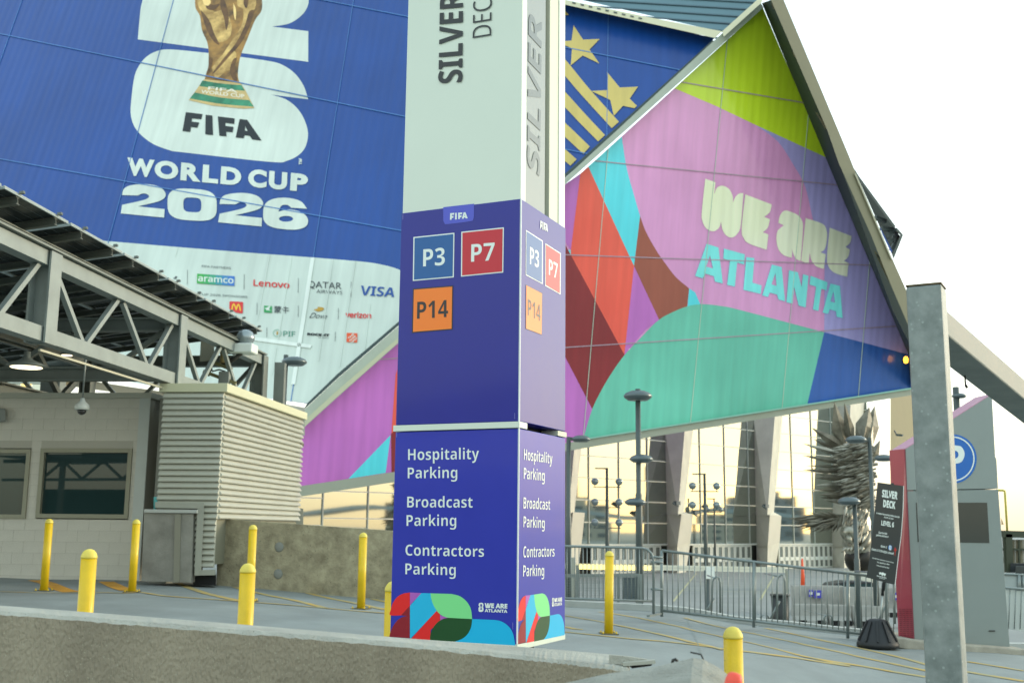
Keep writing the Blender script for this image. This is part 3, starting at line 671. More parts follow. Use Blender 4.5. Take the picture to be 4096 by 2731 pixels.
# rim on the right: beige box bar standing 3.5 m proud of the panels, dark soffit between
RB = 3.5
hexa('rim_bar', PR, [C7(1370, -60), C7(1385, 0), C7(1740, 820)] + [C11(95, 90), C11(320, 590), C11(455, 930), C11(580, 1220), C11(600, 1230), C11(590, 1030), C11(470, 760), C11(215, 160), C11(150, 0)] + [C7(1440, -60)], RB, RB + 1.6, m_rim)
hexa('rim_edge', PR, [C11(215, 160), C11(470, 760), C11(462, 765), C11(206, 168)], RB + 1.6, RB + 1.75, mat('rim_light_edge', '#b8b8a0', .5))
for a, b in (((1385, 20), (1405, 60)), ((1520, 320), (1535, 360)), ((1660, 700), (1730, 810))):
    hexa('rim_bracket', PR, [C7(a[0], a[1]), C7(a[0] + 20, a[1] + 15), C7(b[0] + 12, b[1] - 5), C7(b[0] - 4, b[1])], RB - .3, RB + .5, m_rim)
hexa('rim_bracket', PR, [C11(338, 700), C11(362, 715), C11(470, 905), C11(455, 935), C11(430, 890)], RB - .4, RB + .6, m_rim)
for x, y in ((365, 738), (378, 748)):
    hexa('bracket_slot', PR, [C11(x - 4, y - 8), C11(x + 2, y - 10), C11(x + 6, y + 8), C11(x, y + 10)], RB + .6, RB + .66, m_fd)
A = [C7(1328, 22), C7(1729, 992), C8(2248, 657), C8(2261, 874)]
B = [C7(1388, 0), C7(1745, 830), C8(2150, 380), C8(2262, 600)]
mb = MB()
for i in range(3):
    mb.face([PR.hit(*A[i], -.05), PR.hit(*A[i + 1], -.05), PR.hit(*B[i + 1], RB), PR.hit(*B[i], RB)])
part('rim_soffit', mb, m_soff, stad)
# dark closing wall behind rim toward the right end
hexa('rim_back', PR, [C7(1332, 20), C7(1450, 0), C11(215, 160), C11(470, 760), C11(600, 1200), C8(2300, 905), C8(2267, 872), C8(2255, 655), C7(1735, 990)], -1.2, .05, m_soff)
# roof truss that peeps out beyond the rim
TB = -9
hexa('roof_truss_chord', PR, [C11(205, 130), C11(235, 180), C11(490, 528), C11(488, 548), C11(440, 490), C11(218, 180)], TB, TB + 1.5, mat('truss_dark', '#54605c', .6))
hexa('roof_truss_chord', PR, [C11(502, 543), C11(545, 592), C11(478, 760), C11(468, 735), C11(525, 595), C11(495, 560)], TB, TB + 1.5, mat('truss_dark', '#54605c', .6))
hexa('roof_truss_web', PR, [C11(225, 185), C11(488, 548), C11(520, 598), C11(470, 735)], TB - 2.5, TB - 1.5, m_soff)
for a, b in (((390, 545), (495, 560)), ((420, 600), (490, 560)), ((440, 640), (515, 605)), ((500, 570), (470, 640)), ((350, 470), (420, 500)), ((460, 700), (515, 610))):
    mb = MB(); mb.bar(PR.hit(*C11(*a), TB + .6), PR.hit(*C11(*b), TB + .6), .35); part('roof_truss_brace', mb, mat('truss_dark', '#54605c', .6), stad)
hexa('blue_edge_strip', PR, [C11(375, 520), C11(470, 705), C11(462, 720), C11(400, 590)], TB + 1.5, TB + 1.6, mat('navy_print', '#1e4d98', .4))
# obstruction lamp glowing near the corner
mb = MB(); c = PR.hit(*C8(2232, 690), 1.0); mb.lathe(c - Vector((0, 0, .25)), [(.05, 0), (.16, .05), (.2, .3), (.14, .5), (.05, .55)], 10)
part('corner_lamp', mb, mat('amber_lamp', '#ffb040', .4, emit='#ffa52a', estr=1.6), stad)
mb = MB(); mb.box(c + Vector((.1, .6, .1)), .2, 1.0, .15); part('lamp_bracket', mb, m_fd, stad)

# --- mirrored glass wall, mullions, columns, doors
tG = Vector((.743, .669, 0)).normalized(); nG = Vector((.669, -.743, 0)).normalized()
PG = Plane(atY(2873, 2246, 115), tG, (0, 0, 1))
g0 = PG.P.copy(); g0.z = PLAZA
def gs(s, z, o=0): return g0 + tG * s + nG * o + Vector((0, 0, z))
m_gl = []
for i, c in enumerate(((.47, .515, .475), (.45, .50, .465), (.49, .53, .485), (.42, .48, .45))):
    m_gl.append(mat('mirror_glass_%s' % 'abcd'[i], c, .03, metal=.95, bump=.004, bscale=.4))
mtop = 2.65   # top of the doors
ROWH = 2.0; COLW = 4.05
base_s = PG.hit(*C9(415, 300)); s415 = (base_s - g0).dot(tG)
nrm = MB().box((0, 0, 0), COLW - .1, .06, ROWH - .1, (tG, nG, Vector((0, 0, 1))))
pane_me = [nrm.mesh('glass_pane', m) for m in m_gl]
def under(s_):
    """height at which the glass line passes behind the lower fascia of the wing"""
    z = 1.0
    while z < 34:
        x, y = proj(gs(s_, z))
        if y < 1965 - (x - 1189) * .1565: break
        z += .25
    return z + 1.6
sLeft = (PG.hit(1150, 2100) - g0).dot(tG)
i0 = int((sLeft - s415) / COLW) - 1
lowcol = lambda i: i < -8
for i in range(i0, 11):
    s_ = s415 + (i + .5) * COLW; zt = under(s_); zb = .1 if lowcol(i) else mtop; j = 0
    while zb + j * ROWH < zt:
        o = inst('glass_pane', pane_me[random.choice((0, 0, 1, 2))], stad, gs(s_, zb + (j + .5) * ROWH))
        o.rotation_euler = (random.uniform(-.002, .002), 0, random.uniform(-.004, .004)); j += 1
m_mul = mat('mullion_grey', '#a9b1a6', .5)
for i in range(i0, 12):
    s_ = s415 + i * COLW; zb = .1 if lowcol(i) else mtop; zt = under(s_)
    mb = MB(); mb.box(gs(s_, (zb + zt) / 2, .06), .085, .14, zt - zb, (tG, nG, Vector((0, 0, 1))))
    part('mullion', mb, m_mul, stad)
for j in range(0, 14):
    z = mtop + j * ROWH; ss = [s415 + i * COLW for i in range(i0, 12) if under(s415 + (i) * COLW) > z - .5]
    if len(ss) > 1:
        mb = MB(); mb.bar(gs(max(ss[0], s415 - 8 * COLW), z, .08), gs(ss[-1], z, .08), .07, .07); part('transom', mb, m_mul, stad)
for j in range(0, 5):
    mb = MB(); mb.bar(gs(s415 + i0 * COLW, .1 + j * ROWH, .08), gs(s415 - 8 * COLW, .1 + j * ROWH, .08), .07, .07); part('transom', mb, m_mul, stad)
# entrance doors: one meshes set, copied along the wall
m_dw = mat('door_white_frame', '#c6c9bd', .5); m_dg = mat('door_glass', (.3, .33, .3), .05, metal=.7); m_dd = mat('door_push_plate', '#c9cfc6', .4)
dW, dH = .93, 2.5
ax = (tG, nG, Vector((0, 0, 1)))
fr = MB()
for sx in (-1, 1): fr.box(tG * sx * (dW / 2 - .09), .18, .16, dH, ax)
for z in (-dH / 2 + .08, dH / 2 - .08): fr.box(Vector((0, 0, z)), dW, .15, .16, ax)
gp = MB().box((0, 0, 0), dW - .36, .05, dH - .3, ax); pl = MB().box(nG * .1 + Vector((0, 0, -.2)), dW - .34, .06, .38, ax)
me_f, me_g, me_p = fr.mesh('door_frame', m_dw), gp.mesh('door_glass', m_dg), pl.mesh('push_plate', m_dd)
cols_px = [C9(130, 700), C9(760, 700), C9(1300, 700), C9(1790, 700)]
cs = [(PG.hit(*c) - g0).dot(tG) for c in cols_px]
s = s415 - 8 * COLW
while s < s415 + 10.6 * COLW:
    s += dW + .04
    if any(abs(s - c - .2) < 2.2 for c in cs): continue
    d = inst('entrance_door', me_f, stad, gs(s, dH / 2 + .02, .05))
    a = bpy.data.objects.new('door_glass', me_g); b = bpy.data.objects.new('push_plate', me_p)
    for q in (a, b): COL.objects.link(q); q.parent = d
mb = MB(); mb.bar(gs(s415 - 8 * COLW, 2.6, .05), gs(s415 + 11 * COLW, 2.6, .05), .3, .14); part('door_head_beam', mb, m_dw, stad)
mb = MB(); mb.bar(gs(s415 - 8 * COLW, 1.3, -.5), gs(s415 + 11 * COLW, 1.3, -.5), .3, 2.6); part('lobby_wall', mb, mat('lobby_dark', '#2a2c26', .8, var=.5, vscale=.3), stad)
# concrete columns
m_col = mat('column_concrete', (.56, .55, .46), .75, var=.12, vscale=.5, bump=.1, bscale=3)
m_kn = mat('knuckle_metal', (.50, .49, .41), .5, var=.05, vscale=.5)
def column(top, neck, kn, foot):
    """each: (left, edge, right) picture x and y triplets on C9; edge stands 3.2 m proud of the glass"""
    def tri(t, o=(0.0, 2.2, .8)):
        t = ((t[0][0] - 6, t[0][1]), t[1], (t[2][0] + 12, t[2][1]))
        return [PG.hit(*C9(*p), q) for p, q in zip(t, o)] + [PG.hit(*C9(*t[2]), -1.5), PG.hit(*C9(*t[0]), -1.5)]
    def order(q): return [q[0], q[1], q[2], q[3], q[4]]
    mb = MB(); mb.quadbox(order(tri(top)), order(tri(neck))); c = part('column', mb, m_col, stad)
    mb = MB(); mb.quadbox(order(tri(kn[0])), order(tri(kn[1], (0.1, 2.4, 1.0)))); mb.quadbox(order(tri(kn[1], (0.1, 2.4, 1.0))), order(tri(kn[2], (0., 2.2, .9))))
    part('column_collar', mb, m_kn, stad)
    mb = MB(); mb.quadbox(order(tri(kn[2], (0, 2.0, .8))), order(tri(foot))); part('column_foot', mb, m_col, stad)
column(((705, 20), (822, -5), (862, 0)), ((715, 545), (778, 550), (803, 530)),
       (((712, 540), (780, 545), (803, 528)), ((716, 530), (800, 540), (858, 545)), ((718, 752), (775, 735), (842, 712))), ((722, 930), (775, 930), (812, 920)))
column(((1246, -30), (1368, -60), (1402, -60)), ((1258, 548), (1322, 552), (1350, 530)),
       (((1256, 540), (1325, 545), (1350, 528)), ((1260, 530), (1338, 545), (1396, 552)), ((1262, 745), (1325, 735), (1385, 712))), ((1262, 925), (1320, 930), (1352, 918)))
column(((60, 140), (150, 120), (182, 110)), ((62, 560), (110, 565), (135, 545)),
       (((58, 540), (115, 545), (140, 528)), ((60, 530), (140, 530), (200, 532)), ((62, 760), (120, 745), (180, 725))), ((62, 930), (110, 930), (150, 920)))
column(((1740, -150), (1830, -165), (1905, -170)), ((1725, 548), (1800, 552), (1830, 530)),
       (((1722, 540), (1800, 545), (1830, 528)), ((1722, 530), (1800, 545), (1860, 552)), ((1722, 745), (1790, 735), (1850, 712))), ((1725, 925), (1790, 930), (1825, 918)))
# solid concrete block at the right end below the wing, with its camera
q = [C13(905, 60), C13(1110, 20), C13(1120, 900), C13(905, 900)]
mb = MB(); mb.quadbox([PG.hit(x, y, 0.) for x, y in q], [PG.hit(x, y, 2.5) for x, y in q]); part('end_wall', mb, mat('end_wall_beige', '#8d8666', .7, var=.08, vscale=.3), stad)
c = PG.hit(*C13(955, 370), 3.2); mb = MB(); mb.bar(c, c + Vector((-.4, -.4, .5)), .14); mb.bar(c + Vector((.5, -.6, -.1)), c, .25); part('wall_camera', mb, m_fd, stad)
for cpx in (C9(748, 472), C9(1292, 490), C9(860, 530)):
    c = PG.hit(*cpx, 3.9); mb = MB(); mb.bar(c, c + tG * .8 - Vector((0, 0, .3)), .14); mb.bar(c + tG * .3, c + tG * .9, .34); part('wall_camera', mb, m_fd, stad)
# low glazed frontage left of the pylon (lobby with warm reflections) and wall behind the booth
mb = MB(); q = [(1120, 2010), (1590, 1930), (1590, 2230), (1120, 2230)]

# ================================================================ PYLON SIGN
Yc = 6.0
c0 = atY(*DSP(1190, 1213), Yc)
uF = Vector((-.9098, .415, 0)).normalized(); uR = Vector((.415, .9098, 0)).normalized()
PF = Plane(c0, uF, (0, 0, 1)); PSR = Plane(c0, uR, (0, 0, 1))
LF = (PF.hit(*DSP(902.5, 1213)) - c0).dot(uF); LR = (PSR.hit(*DSP(1298, 1213)) - c0).dot(uR)
def zc(y, x=1190): return PF.hit(*DSP(x, y)).z
zT, zM, zB = zc(457, 1192), zc(972, 1188), zc(1479, 1186)
cB = c0.copy(); cB.z = 0
def sp(a, b, z): return cB + uF * a + uR * b + Vector((0, 0, z))     # a along the front, b along the side
def sbox(a0, a1, b0, b1, z0, z1):
    mb = MB(); return mb.quadbox([sp(a0, b0, z0), sp(a1, b0, z0), sp(a1, b1, z0), sp(a0, b1, z0)], [sp(a0, b0, z1), sp(a1, b0, z1), sp(a1, b1, z1), sp(a0, b1, z1)])
gS = gz(0, 6.3)
sign = thing('pylon_sign', 'tall white parking deck pylon sign with violet wrapped lower half standing behind the foreground wall', 'sign', sp(LF / 2, LR / 2, gS))
m_wh = mat('pylon_white_paint', '#cfd9ca', .38, var=.02, vscale=1.5, coat=.2)
m_wh2 = mat('pylon_cream_paint', '#c2c5b0', .4, var=.02, vscale=2)
m_in = mat('wrap_indigo', '#1d2187', .34, var=.035, vscale=3, coat=.16, spec=.35)
m_in2 = mat('wrap_violet', '#2731a2', .36, var=.035, vscale=3, coat=.16, spec=.35)
H = 4.4
def bside(px): return (PSR.hit(px, 760) - c0).dot(uR)
b1_, b2_, b3_, b4_ = bside(2106), bside(2190), bside(2203), bside(2238)
part('front_cabinet', sbox(.004, LF - .004, .004, b1_, zT - .05, H), m_wh, sign, bev=.004)
part('side_panel', sbox(.018, LF - .05, b1_, b2_, zT - .05, H), mat('pylon_grey_mirror_panel', '#76827f', .3, metal=.0, coat=.25), sign)
part('rear_post', sbox(.01, LF, b3_, b4_, zT - .05, H), m_wh2, sign, bev=.003)
part('rear_cabinet', sbox(.004, LF - .004, b4_, LR - .004, zT - .05, H), m_wh, sign, bev=.003)
part('shadow_gap', sbox(.06, LF - .06, b2_, b3_, zT - .05, H), mat('gap_black', '#0c0e0e', .8), sign)
def shell(name, z0, z1, m):
    """wrap box with a clean edge trim"""
    return part(name, sbox(0, LF, 0, LR, z0, z1), m, sign, bev=.003)
up_ = shell('upper_wrap', zM + .012, zT, m_in); lo_ = shell('lower_wrap', zB, zM - .028, m_in2)
part('white_ledge', sbox(-.006, LF + .012, -.008, .10, zM - .024, zM + .010), m_wh, sign, bev=.002)
part('white_ledge', sbox(-.006, .10, LR - .13, LR + .008, zM - .024, zM + .006), m_wh2, sign, bev=.002)
part('inner_core', sbox(.1, LF - .05, .08, LR - .05, zM - .03, zM + .02), mat('gap_black', '#0c0e0e', .8), sign)
part('bottom_trim', sbox(-.002, LF + .002, -.002, LR + .002, zB - .03, zB - .001), m_wh, sign, bev=.002)
part('sign_base', sbox(.1, LF - .1, .1, LR - .02, gS - .1, zB - .085), m_wh2, sign, bev=.004)
part('base_gap', sbox(.16, LF - .16, .14, LR - .08, zB - .09, zB - .03), mat('gap_black', '#0c0e0e', .8), sign)
part('corner_trim', sbox(-.0035, .004, -.0035, .004, zB, zT), mat('trim_white', '#c9d2d4', .4), sign)
def F_(off): return lambda x, y: PF.hit(x, y, off)
def R_(off): return lambda x, y: PSR.hit(x, y, off)
mw = mat('sign_white_print', '#dde6e0', .4, coat=.15); mk = mat('sign_black_print', '#161c1c', .4, coat=.1)
text(sans('SILVER'), C4, ((397, 527), (547, 514), (553, -52), (408, -40)), F_(.002), mk, sign, .004)
text(sans('DECK', False), C4, ((612, 241), (728, 222), (733, -90), (618, -72)), F_(.002), mk, sign, -.008)
PSI = Plane(sp(.018, 0, 0), uR, (0, 0, 1))
text(sans('SILVER'), C4, ((955, 1040), (1035, 1108), (1047, 140), (965, 48)), lambda x, y: PSI.hit(x, y, .003), mat('sign_grey_print', '#3f5251', .3, coat=.3), sign, 0)
def sq(T, q, P, off, m, nm='print_field'): return sheet(nm, [[T(*c) for c in q]], lambda x, y: P.hit(x, y, off), m, sign)
def inset(q, t):
    cx = sum(p[0] for p in q) / 4; cy = sum(p[1] for p in q) / 4; o = []
    w = (abs(q[1][0] - q[0][0]) + abs(q[2][0] - q[3][0])) / 4; h = (abs(q[3][1] - q[0][1]) + abs(q[2][1] - q[1][1])) / 4
    return [(cx + (x - cx) * (1 - t[0] / w), cy + (y - cy) * (1 - t[1] / h)) for x, y in q]
m_p3 = mat('p3_blue', '#0c5796', .36, coat=.2, spec=.35); m_p7 = mat('p7_red', '#c0202f', .36, coat=.2, spec=.35); m_p14 = mat('p14_orange', '#f37d1e', .36, coat=.2, spec=.35)
for (q, m, bm, tx, tq, tm, P, T, ins) in (
    ([(241, 311), (498, 284), (494, 563), (237, 586)], m_p3, mw, 'P3', ((303, 388), (301, 495), (438, 485), (438, 377)), mw, PF, C5, (7, 7)),
    ([(541, 278), (808, 250), (804, 533), (539, 559)], m_p7, mw, 'P7', ((604, 357), (602, 466), (748, 455), (750, 345)), mw, PF, C5, (7, 7)),
    ([(237, 634), (491, 614), (487, 891), (231, 912)], m_p14, mk, 'P14', ((265, 717), (263, 823), (458, 811), (458, 704)), mk, PF, C5, (7, 7)),
    ([(946, 266), (1052, 334), (1051, 606), (945, 549)], m_p3, mw, 'P3', ((972, 371), (971, 478), (1028, 505), (1028, 402)), mw, PSR, C5, (4, 6)),
    ([(1068, 350), (1165, 412), (1163, 671), (1067, 616)], m_p7, mw, 'P7', ((1090, 448), (1090, 546), (1145, 573), (1145, 478)), mw, PSR, C5, (4, 6)),
    ([(946, 608), (1050, 661), (1047, 925), (944, 886)], m_p14, mk, 'P14', ((959, 698), (958, 800), (1038, 838), (1038, 738)), mk, PSR, C5, (3, 5))):
    sq(T, q, P, .0014, bm); sq(T, inset(q, ins), P, .0022, m); text(sans(tx), T, tq, lambda x, y, P=P: P.hit(x, y, .003), tm, sign, -.004)
m_pill = mat('pill_violet', '#4a52c0', .36, coat=.2, spec=.35)
sheet('print_field', [smooth(S(C5, (428, 124), (621, 102), (620, 180), (615, 200, 1), (598, 212, 1), (455, 230, 1), (436, 225, 1), (428, 208)))], F_(.0014), m_pill, sign)
def fifa_s(q, P):
    fifa(C5, q, P, .0028, mw, sign)
fifa_s(((470, 162), (471, 203), (580, 193), (577, 153)), PF)
fifa_s(((1037, 208), (1037, 257), (1083, 277), (1083, 230)), PSR)
for P, rows in ((PF, (('Hospitality', (192, 211), (192, 274), (603, 268), (603, 205)), ('Parking', (190, 318), (190, 380), (477, 377), (477, 315)), ('Broadcast', (187, 486), (186, 548), (566, 549), (566, 487)),
                      ('Parking', (183, 593), (183, 655), (471, 655), (471, 593)), ('Contractors', (177, 764), (177, 826), (632, 834), (632, 773)), ('Parking', (176, 873), (176, 935), (468, 941), (468, 879)))),
                (PSR, (('Hospitality', (864, 210), (864, 272), (1029, 295), (1029, 238)), ('Parking', (863, 318), (863, 382), (984, 395), (984, 335)), ('Broadcast', (862, 490), (861, 554), (1016, 562), (1016, 503)),
                       ('Parking', (862, 600), (861, 663), (984, 668), (984, 610)), ('Contractors', (861, 774), (860, 838), (1041, 832), (1041, 775)), ('Parking', (860, 884), (859, 948), (981, 944), (981, 884))))):
    for t, *q in rows: text(sans(t, True), C6, q, lambda x, y, P=P: P.hit(x, y, .002), mw, sign, -.011)
# ribbon artwork at the foot of both faces
ARTW = [('#e0211f', [(178, 466, 1), (186, 400, 1), (212, 320, 1), (265, 250, 1), (335, 212, 1), (410, 200), (410, 360), (305, 470)]),
        ('#8b1423', [(410, 356), (408, 736), (168, 722), (180, 670, 1), (212, 595, 1), (265, 525, 1), (320, 490, 1), (376, 476), (305, 469)]),
        ('#ab5bb3', [(411, 200), (545, 207), (425, 335), (411, 358)]),
        ('#1cb2dc', [(545, 207), (655, 210), (662, 285), (690, 350, 1), (725, 415), (418, 742), (411, 742), (411, 356)]),
        ('#7ddb8b', [(653, 210), (900, 217), (1000, 245, 1), (1080, 310, 1), (1127, 395, 1), (1143, 512), (860, 497), (795, 475, 1), (735, 425, 1), (688, 350, 1), (662, 275, 1)]),
        ('#e0211f', [(725, 415), (767, 462), (768, 527), (655, 640), (647, 762), (424, 744)]),
        ('#ab5bb3', [(765, 460), (805, 482, 1), (862, 496), (810, 507, 1), (767, 528)]),
        ('#14491e', [(860, 497), (1143, 512), (1132, 600, 1), (1095, 680, 1), (1030, 740, 1), (935, 778), (648, 762), (650, 700, 1), (680, 620, 1), (730, 555, 1), (790, 515, 1)]),
        ('#0db2e0', [(1143, 512), (1400, 522), (1480, 538, 1), (1560, 588, 1), (1620, 675, 1), (1650, 822), (935, 779), (1030, 741, 1), (1095, 681, 1), (1132, 600, 1)])]
for i, (c, lp) in enumerate(ARTW):
    m = mat('ribbon_print_' + 'abcdefghi'[i], c, .36, coat=.2, spec=.35)
    loop = smooth(S(C15, *lp)); P3 = [PF.hit(x, y) for x, y in loop]
    sheet('print_field', [loop], F_(.0014 + .0001 * i), m, sign)
    # the same artwork measured along the front, laid on the side (left end of the art starts at the near corner)
    w = [[Vector((p.x, p.y, p.z)) for p in P3]]
    uv = [((LF - (p - c0).dot(uF)) / LF, p.z) for p in P3]
    tr = tessellate_polygon([[Vector((a, b, 0)) for a, b in uv]]); mb = MB()
    mb.v = [sp(-.0014 - .0001 * i, a * LR, b) for a, b in uv]
    for t in tr:
        a, b, c_ = (mb.v[j] for j in t)
        if (b - a).cross(c_ - a).dot(-a) < 0: t = (t[0], t[2], t[1])
        mb.f.append(list(t)); mb.sm.append(0)
    part('print_field', mb, m, sign)
for P, rows in ((PF, (('WE ARE', (1290, 324), (1288, 382), (1556, 388), (1558, 334)), ('ATLANTA', (1290, 392), (1290, 429), (1556, 439), (1556, 403)))),
                (PSR, (('WE ARE', (2108, 268), (2108, 312), (2199, 304), (2199, 256)), ('ATLANTA', (2108, 325), (2108, 362), (2199, 350), (2199, 314))))):
    for t, *q in rows: text(sans(t), C15, q, lambda x, y, P=P: P.hit(x, y, .002), mw, sign, .035 if t[0] == 'W' else .02)
em = [(1218, 352), (1222, 330, 1), (1235, 322, 1), (1262, 322, 1), (1274, 335, 1), (1275, 360), (1268, 368), (1275, 376), (1276, 405, 1), (1266, 424, 1), (1235, 428, 1), (1220, 418, 1), (1217, 395), (1217, 378), (1226, 372), (1226, 360)]
emh = [(1238, 356), (1238, 342, 1), (1248, 335, 1), (1258, 342, 1), (1258, 356), (1252, 372), (1256, 395), (1262, 402), (1234, 402), (1240, 395), (1244, 372)]
sheet('print_emblem', [smooth(S(C15, *em)), smooth(S(C15, *emh))[::-1]], F_(.002), mw, sign)
def sidemap(l): return [(2082 + (p[0] - 1217) * .36, p[1] + (-56 + (p[0] - 1217) * -.05) + (p[1] - 322) * -.04) + tuple(p[2:]) for p in l]
sheet('print_emblem', [smooth(S(C15, *sidemap(em))), smooth(S(C15, *sidemap(emh)))[::-1]], R_(.002), mw, sign)
# little staple marks of the wrap
for T, x, y0, y1 in ((C5, 175, 168, 202), (C5, 876, 1412, 1450), (C6, 126, 108, 142), (C6, 799, 1215, 1255)):
    sq(T, [(x - 1, y0), (x + 1, y0), (x + 1, y1), (x - 1, y1)], PF, .0012, mat('staple_line', '#8f93cf', .5), 'print_mark')

# ================================================================ FOREGROUND WALL
m_agg = mat('aggregate_concrete', (.37, .325, .235), .9, var=.25, vscale=3.2, bump=.9, bscale=120, col2=(.22, .19, .135), detail=12, speck=(80, .12, '#a3a08b'), stretch=(1, 1, .45))
m_cap = mat('wall_cap_concrete', (.36, .36, .31), .85, var=.2, vscale=5, bump=.45, bscale=90, speck=(55, .05, '#4a4b42'))
wt = .2
def wall_pt(x, yb, yf):
    """back and front edge of the wall top under one picture column; thickness gives the distance"""
    rb, rf = ray(*DSP(x, yb)), ray(*DSP(x, yf)); rb = rb / rb.y; rf = rf / rf.y
    return rb, rf
# the top edge follows one straight sloping line in plan
wl_pts = []
nearA, nearB = Vector((-1.75, 3.75, 0)), Vector((.75, 3.9, 0))
for x, yf, yb in ((-260, 1381, 1368), (0, 1402, 1389), (300, 1425, 1412), (600, 1449, 1436), (918, 1475, 1463), (1190, 1503, 1483), (1300, 1515, 1492), (1420, 1530, 1503), (1445, 1534, 1507)):
    r = ray(*DSP(x, yf)); r = r / r.y
    # intersect with plan line y = 3.8 (front face)
    p = r * 3.4; wl_pts.append((p, yb, x))
front = [p for p, _, _ in wl_pts]
back = []
for p, yb, x in wl_pts:
    r = ray(*DSP(x, yb)); r = r / r.y; yy = p.z / r.z if r.z < -.01 else 3.65
    yy = min(max(yy, 3.56), 3.75); q = r * yy; back.append(Vector((q.x, q.y, p.z - (.0 if x < 1200 else 0))))
wallF = thing('foreground_wall', 'rough aggregate concrete wall with pale worn top running across the bottom foreground', 'wall', (-.8, 3.5, gz(-.8, 3.5)))
mb = MB(); n = len(front)
ch = .012
# body as a strip with many columns so the top edge can be uneven
def interp(L, t):
    i = min(int(t), len(L) - 2); return L[i].lerp(L[i + 1], t - i)
NS = 160; rows = []
for i in range(NS + 1):
    t = (n - 1) * i / NS; f = interp(front, t); b = interp(back, t)
    w = random.uniform(-.0025, .0025)
    rows.append([Vector((f.x, f.y, f.z - 2.2)), f + Vector((0, 0, -.012 + w)), f + Vector((0, .011 + random.uniform(-.003, .003), random.uniform(-.002, .001))), b + Vector((0, -.01, 0)), b + Vector((0, 0, -.01)), Vector((b.x, b.y, b.z - 2.2))])
body = MB(); cap = MB()
for i in range(NS):
    a, b = rows[i], rows[i + 1]
    for j, tgt in ((0, body), (1, cap), (2, cap), (3, cap), (4, body)):
        k_ = len(tgt.v); tgt.v += [a[j], b[j], b[j + 1], a[j + 1]]; tgt.f.append([k_, k_ + 1, k_ + 2, k_ + 3]); tgt.sm.append(0)
body.face(rows[-1]); body.face(rows[0][::-1])
part('wall_face', body, m_agg, wallF); part('wall_top', cap, m_cap, wallF)
# steel edge plate at the broken end
e0 = front[-1]
mb = MB(); pA_, pB_ = atY(*DSP(1430, 1524), 3.44), atY(*DSP(1504, 1518), 3.44)
mb.bar(pA_, pB_, .03, .010); part('edge_plate', mb, mat('edge_steel', '#a9aba0', .5, metal=.3), wallF)
q = [Vector(atY(*DSP(*p), 3.46)) for p in ((1440, 1524), (1501, 1520), (1496, 1528), (1452, 1534))]
mb = MB(); mb.quadbox(q, [p + Vector((0, .015, 0)) for p in q]); part('edge_shadow_gap', mb, mat('gap_black', '#0c0e0e', .8), wallF)
q = [Vector(atY(*DSP(*p), 3.45)) for p in ((1400, 1503), (1450, 1508), (1500, 1516), (1440, 1522), (1400, 1526))]
mb = MB(); mb.quadbox(q, [p + Vector((0, .02, 0)) for p in q]); part('wall_top', mb, m_cap, wallF)
# sloping concrete block in front of it
q = [(1235, 1600), (1300, 1567), (1400, 1545), (1500, 1531), (1570, 1515), (1592, 1510), (1615, 1513), (1648, 1530), (1700, 1570), (1760, 1625)]
m_slab = mat('ramp_concrete', (.33, .335, .29), .85, col2=(.2, .2, .165), vscale=4, bump=.5, bscale=60, speck=(50, .05, '#3d3d33'))
mb = MB(); nearY, farY = 2.25, 2.9
A_ = []; B_ = []
for x, y in q:
    p = atY(*DSP(x, y), farY); A_.append(p)
for p in A_: B_.append(Vector((p.x * 1.0 - .12, nearY, p.z - .06)))
for i in range(len(q) - 1): mb.face([A_[i], A_[i + 1], B_[i + 1], B_[i]])
for L, s_ in ((A_, 1), (B_, -1)):
    for i in range(len(q) - 1):
        f = [L[i], L[i + 1], L[i + 1] - Vector((0, 0, 1.5)), L[i] - Vector((0, 0, 1.5))]; mb.face(f if s_ < 0 else f[::-1])
cb = single('concrete_barrier', mb, m_slab, 'pale sloping concrete barrier end in the bottom foreground right of the broken wall end', 'barrier')
# joint groove on it, and bits of wire
def wire(name, pts, Y, r, m, label, cat):
    mb = MB(); mb.tube([atY(*DSP(x, y), Y) for x, y in pts], r, 6); return single(name, mb, m, label, cat)
rust = mat('wire_dark', '#2a2a26', .7)
wire('bent_wire', [(1586, 1497), (1601, 1500), (1610, 1502), (1614, 1510), (1616, 1516)], 2.95, .0022, rust, 'thin bent dark wire sticking up behind the top of the sloping concrete barrier', 'wire')
wire('wire_stub', [(1544, 1522), (1546, 1515), (1551, 1513), (1556, 1518)], 2.95, .004, rust, 'short curled black wire stub at the left of the sloping concrete barrier top', 'wire')
mb = MB(); c = atY(*DSP(1679, 1590), 2.2)
tx_ = Vector((.96, 0, -.28)); tz_ = Vector((.28, 0, .96))
mb.lathe(c, [(.017, -.03), (.017, .022), (.015, .033), (.009, .038), (.001, .039)], 14, (tx_, Vector((0, 1, 0)), tz_))
single('red_marker', mb, mat('red_plastic', '#e8503c', .45), 'rounded red plastic marker tip in front of the nearest yellow bollard base', 'marker')

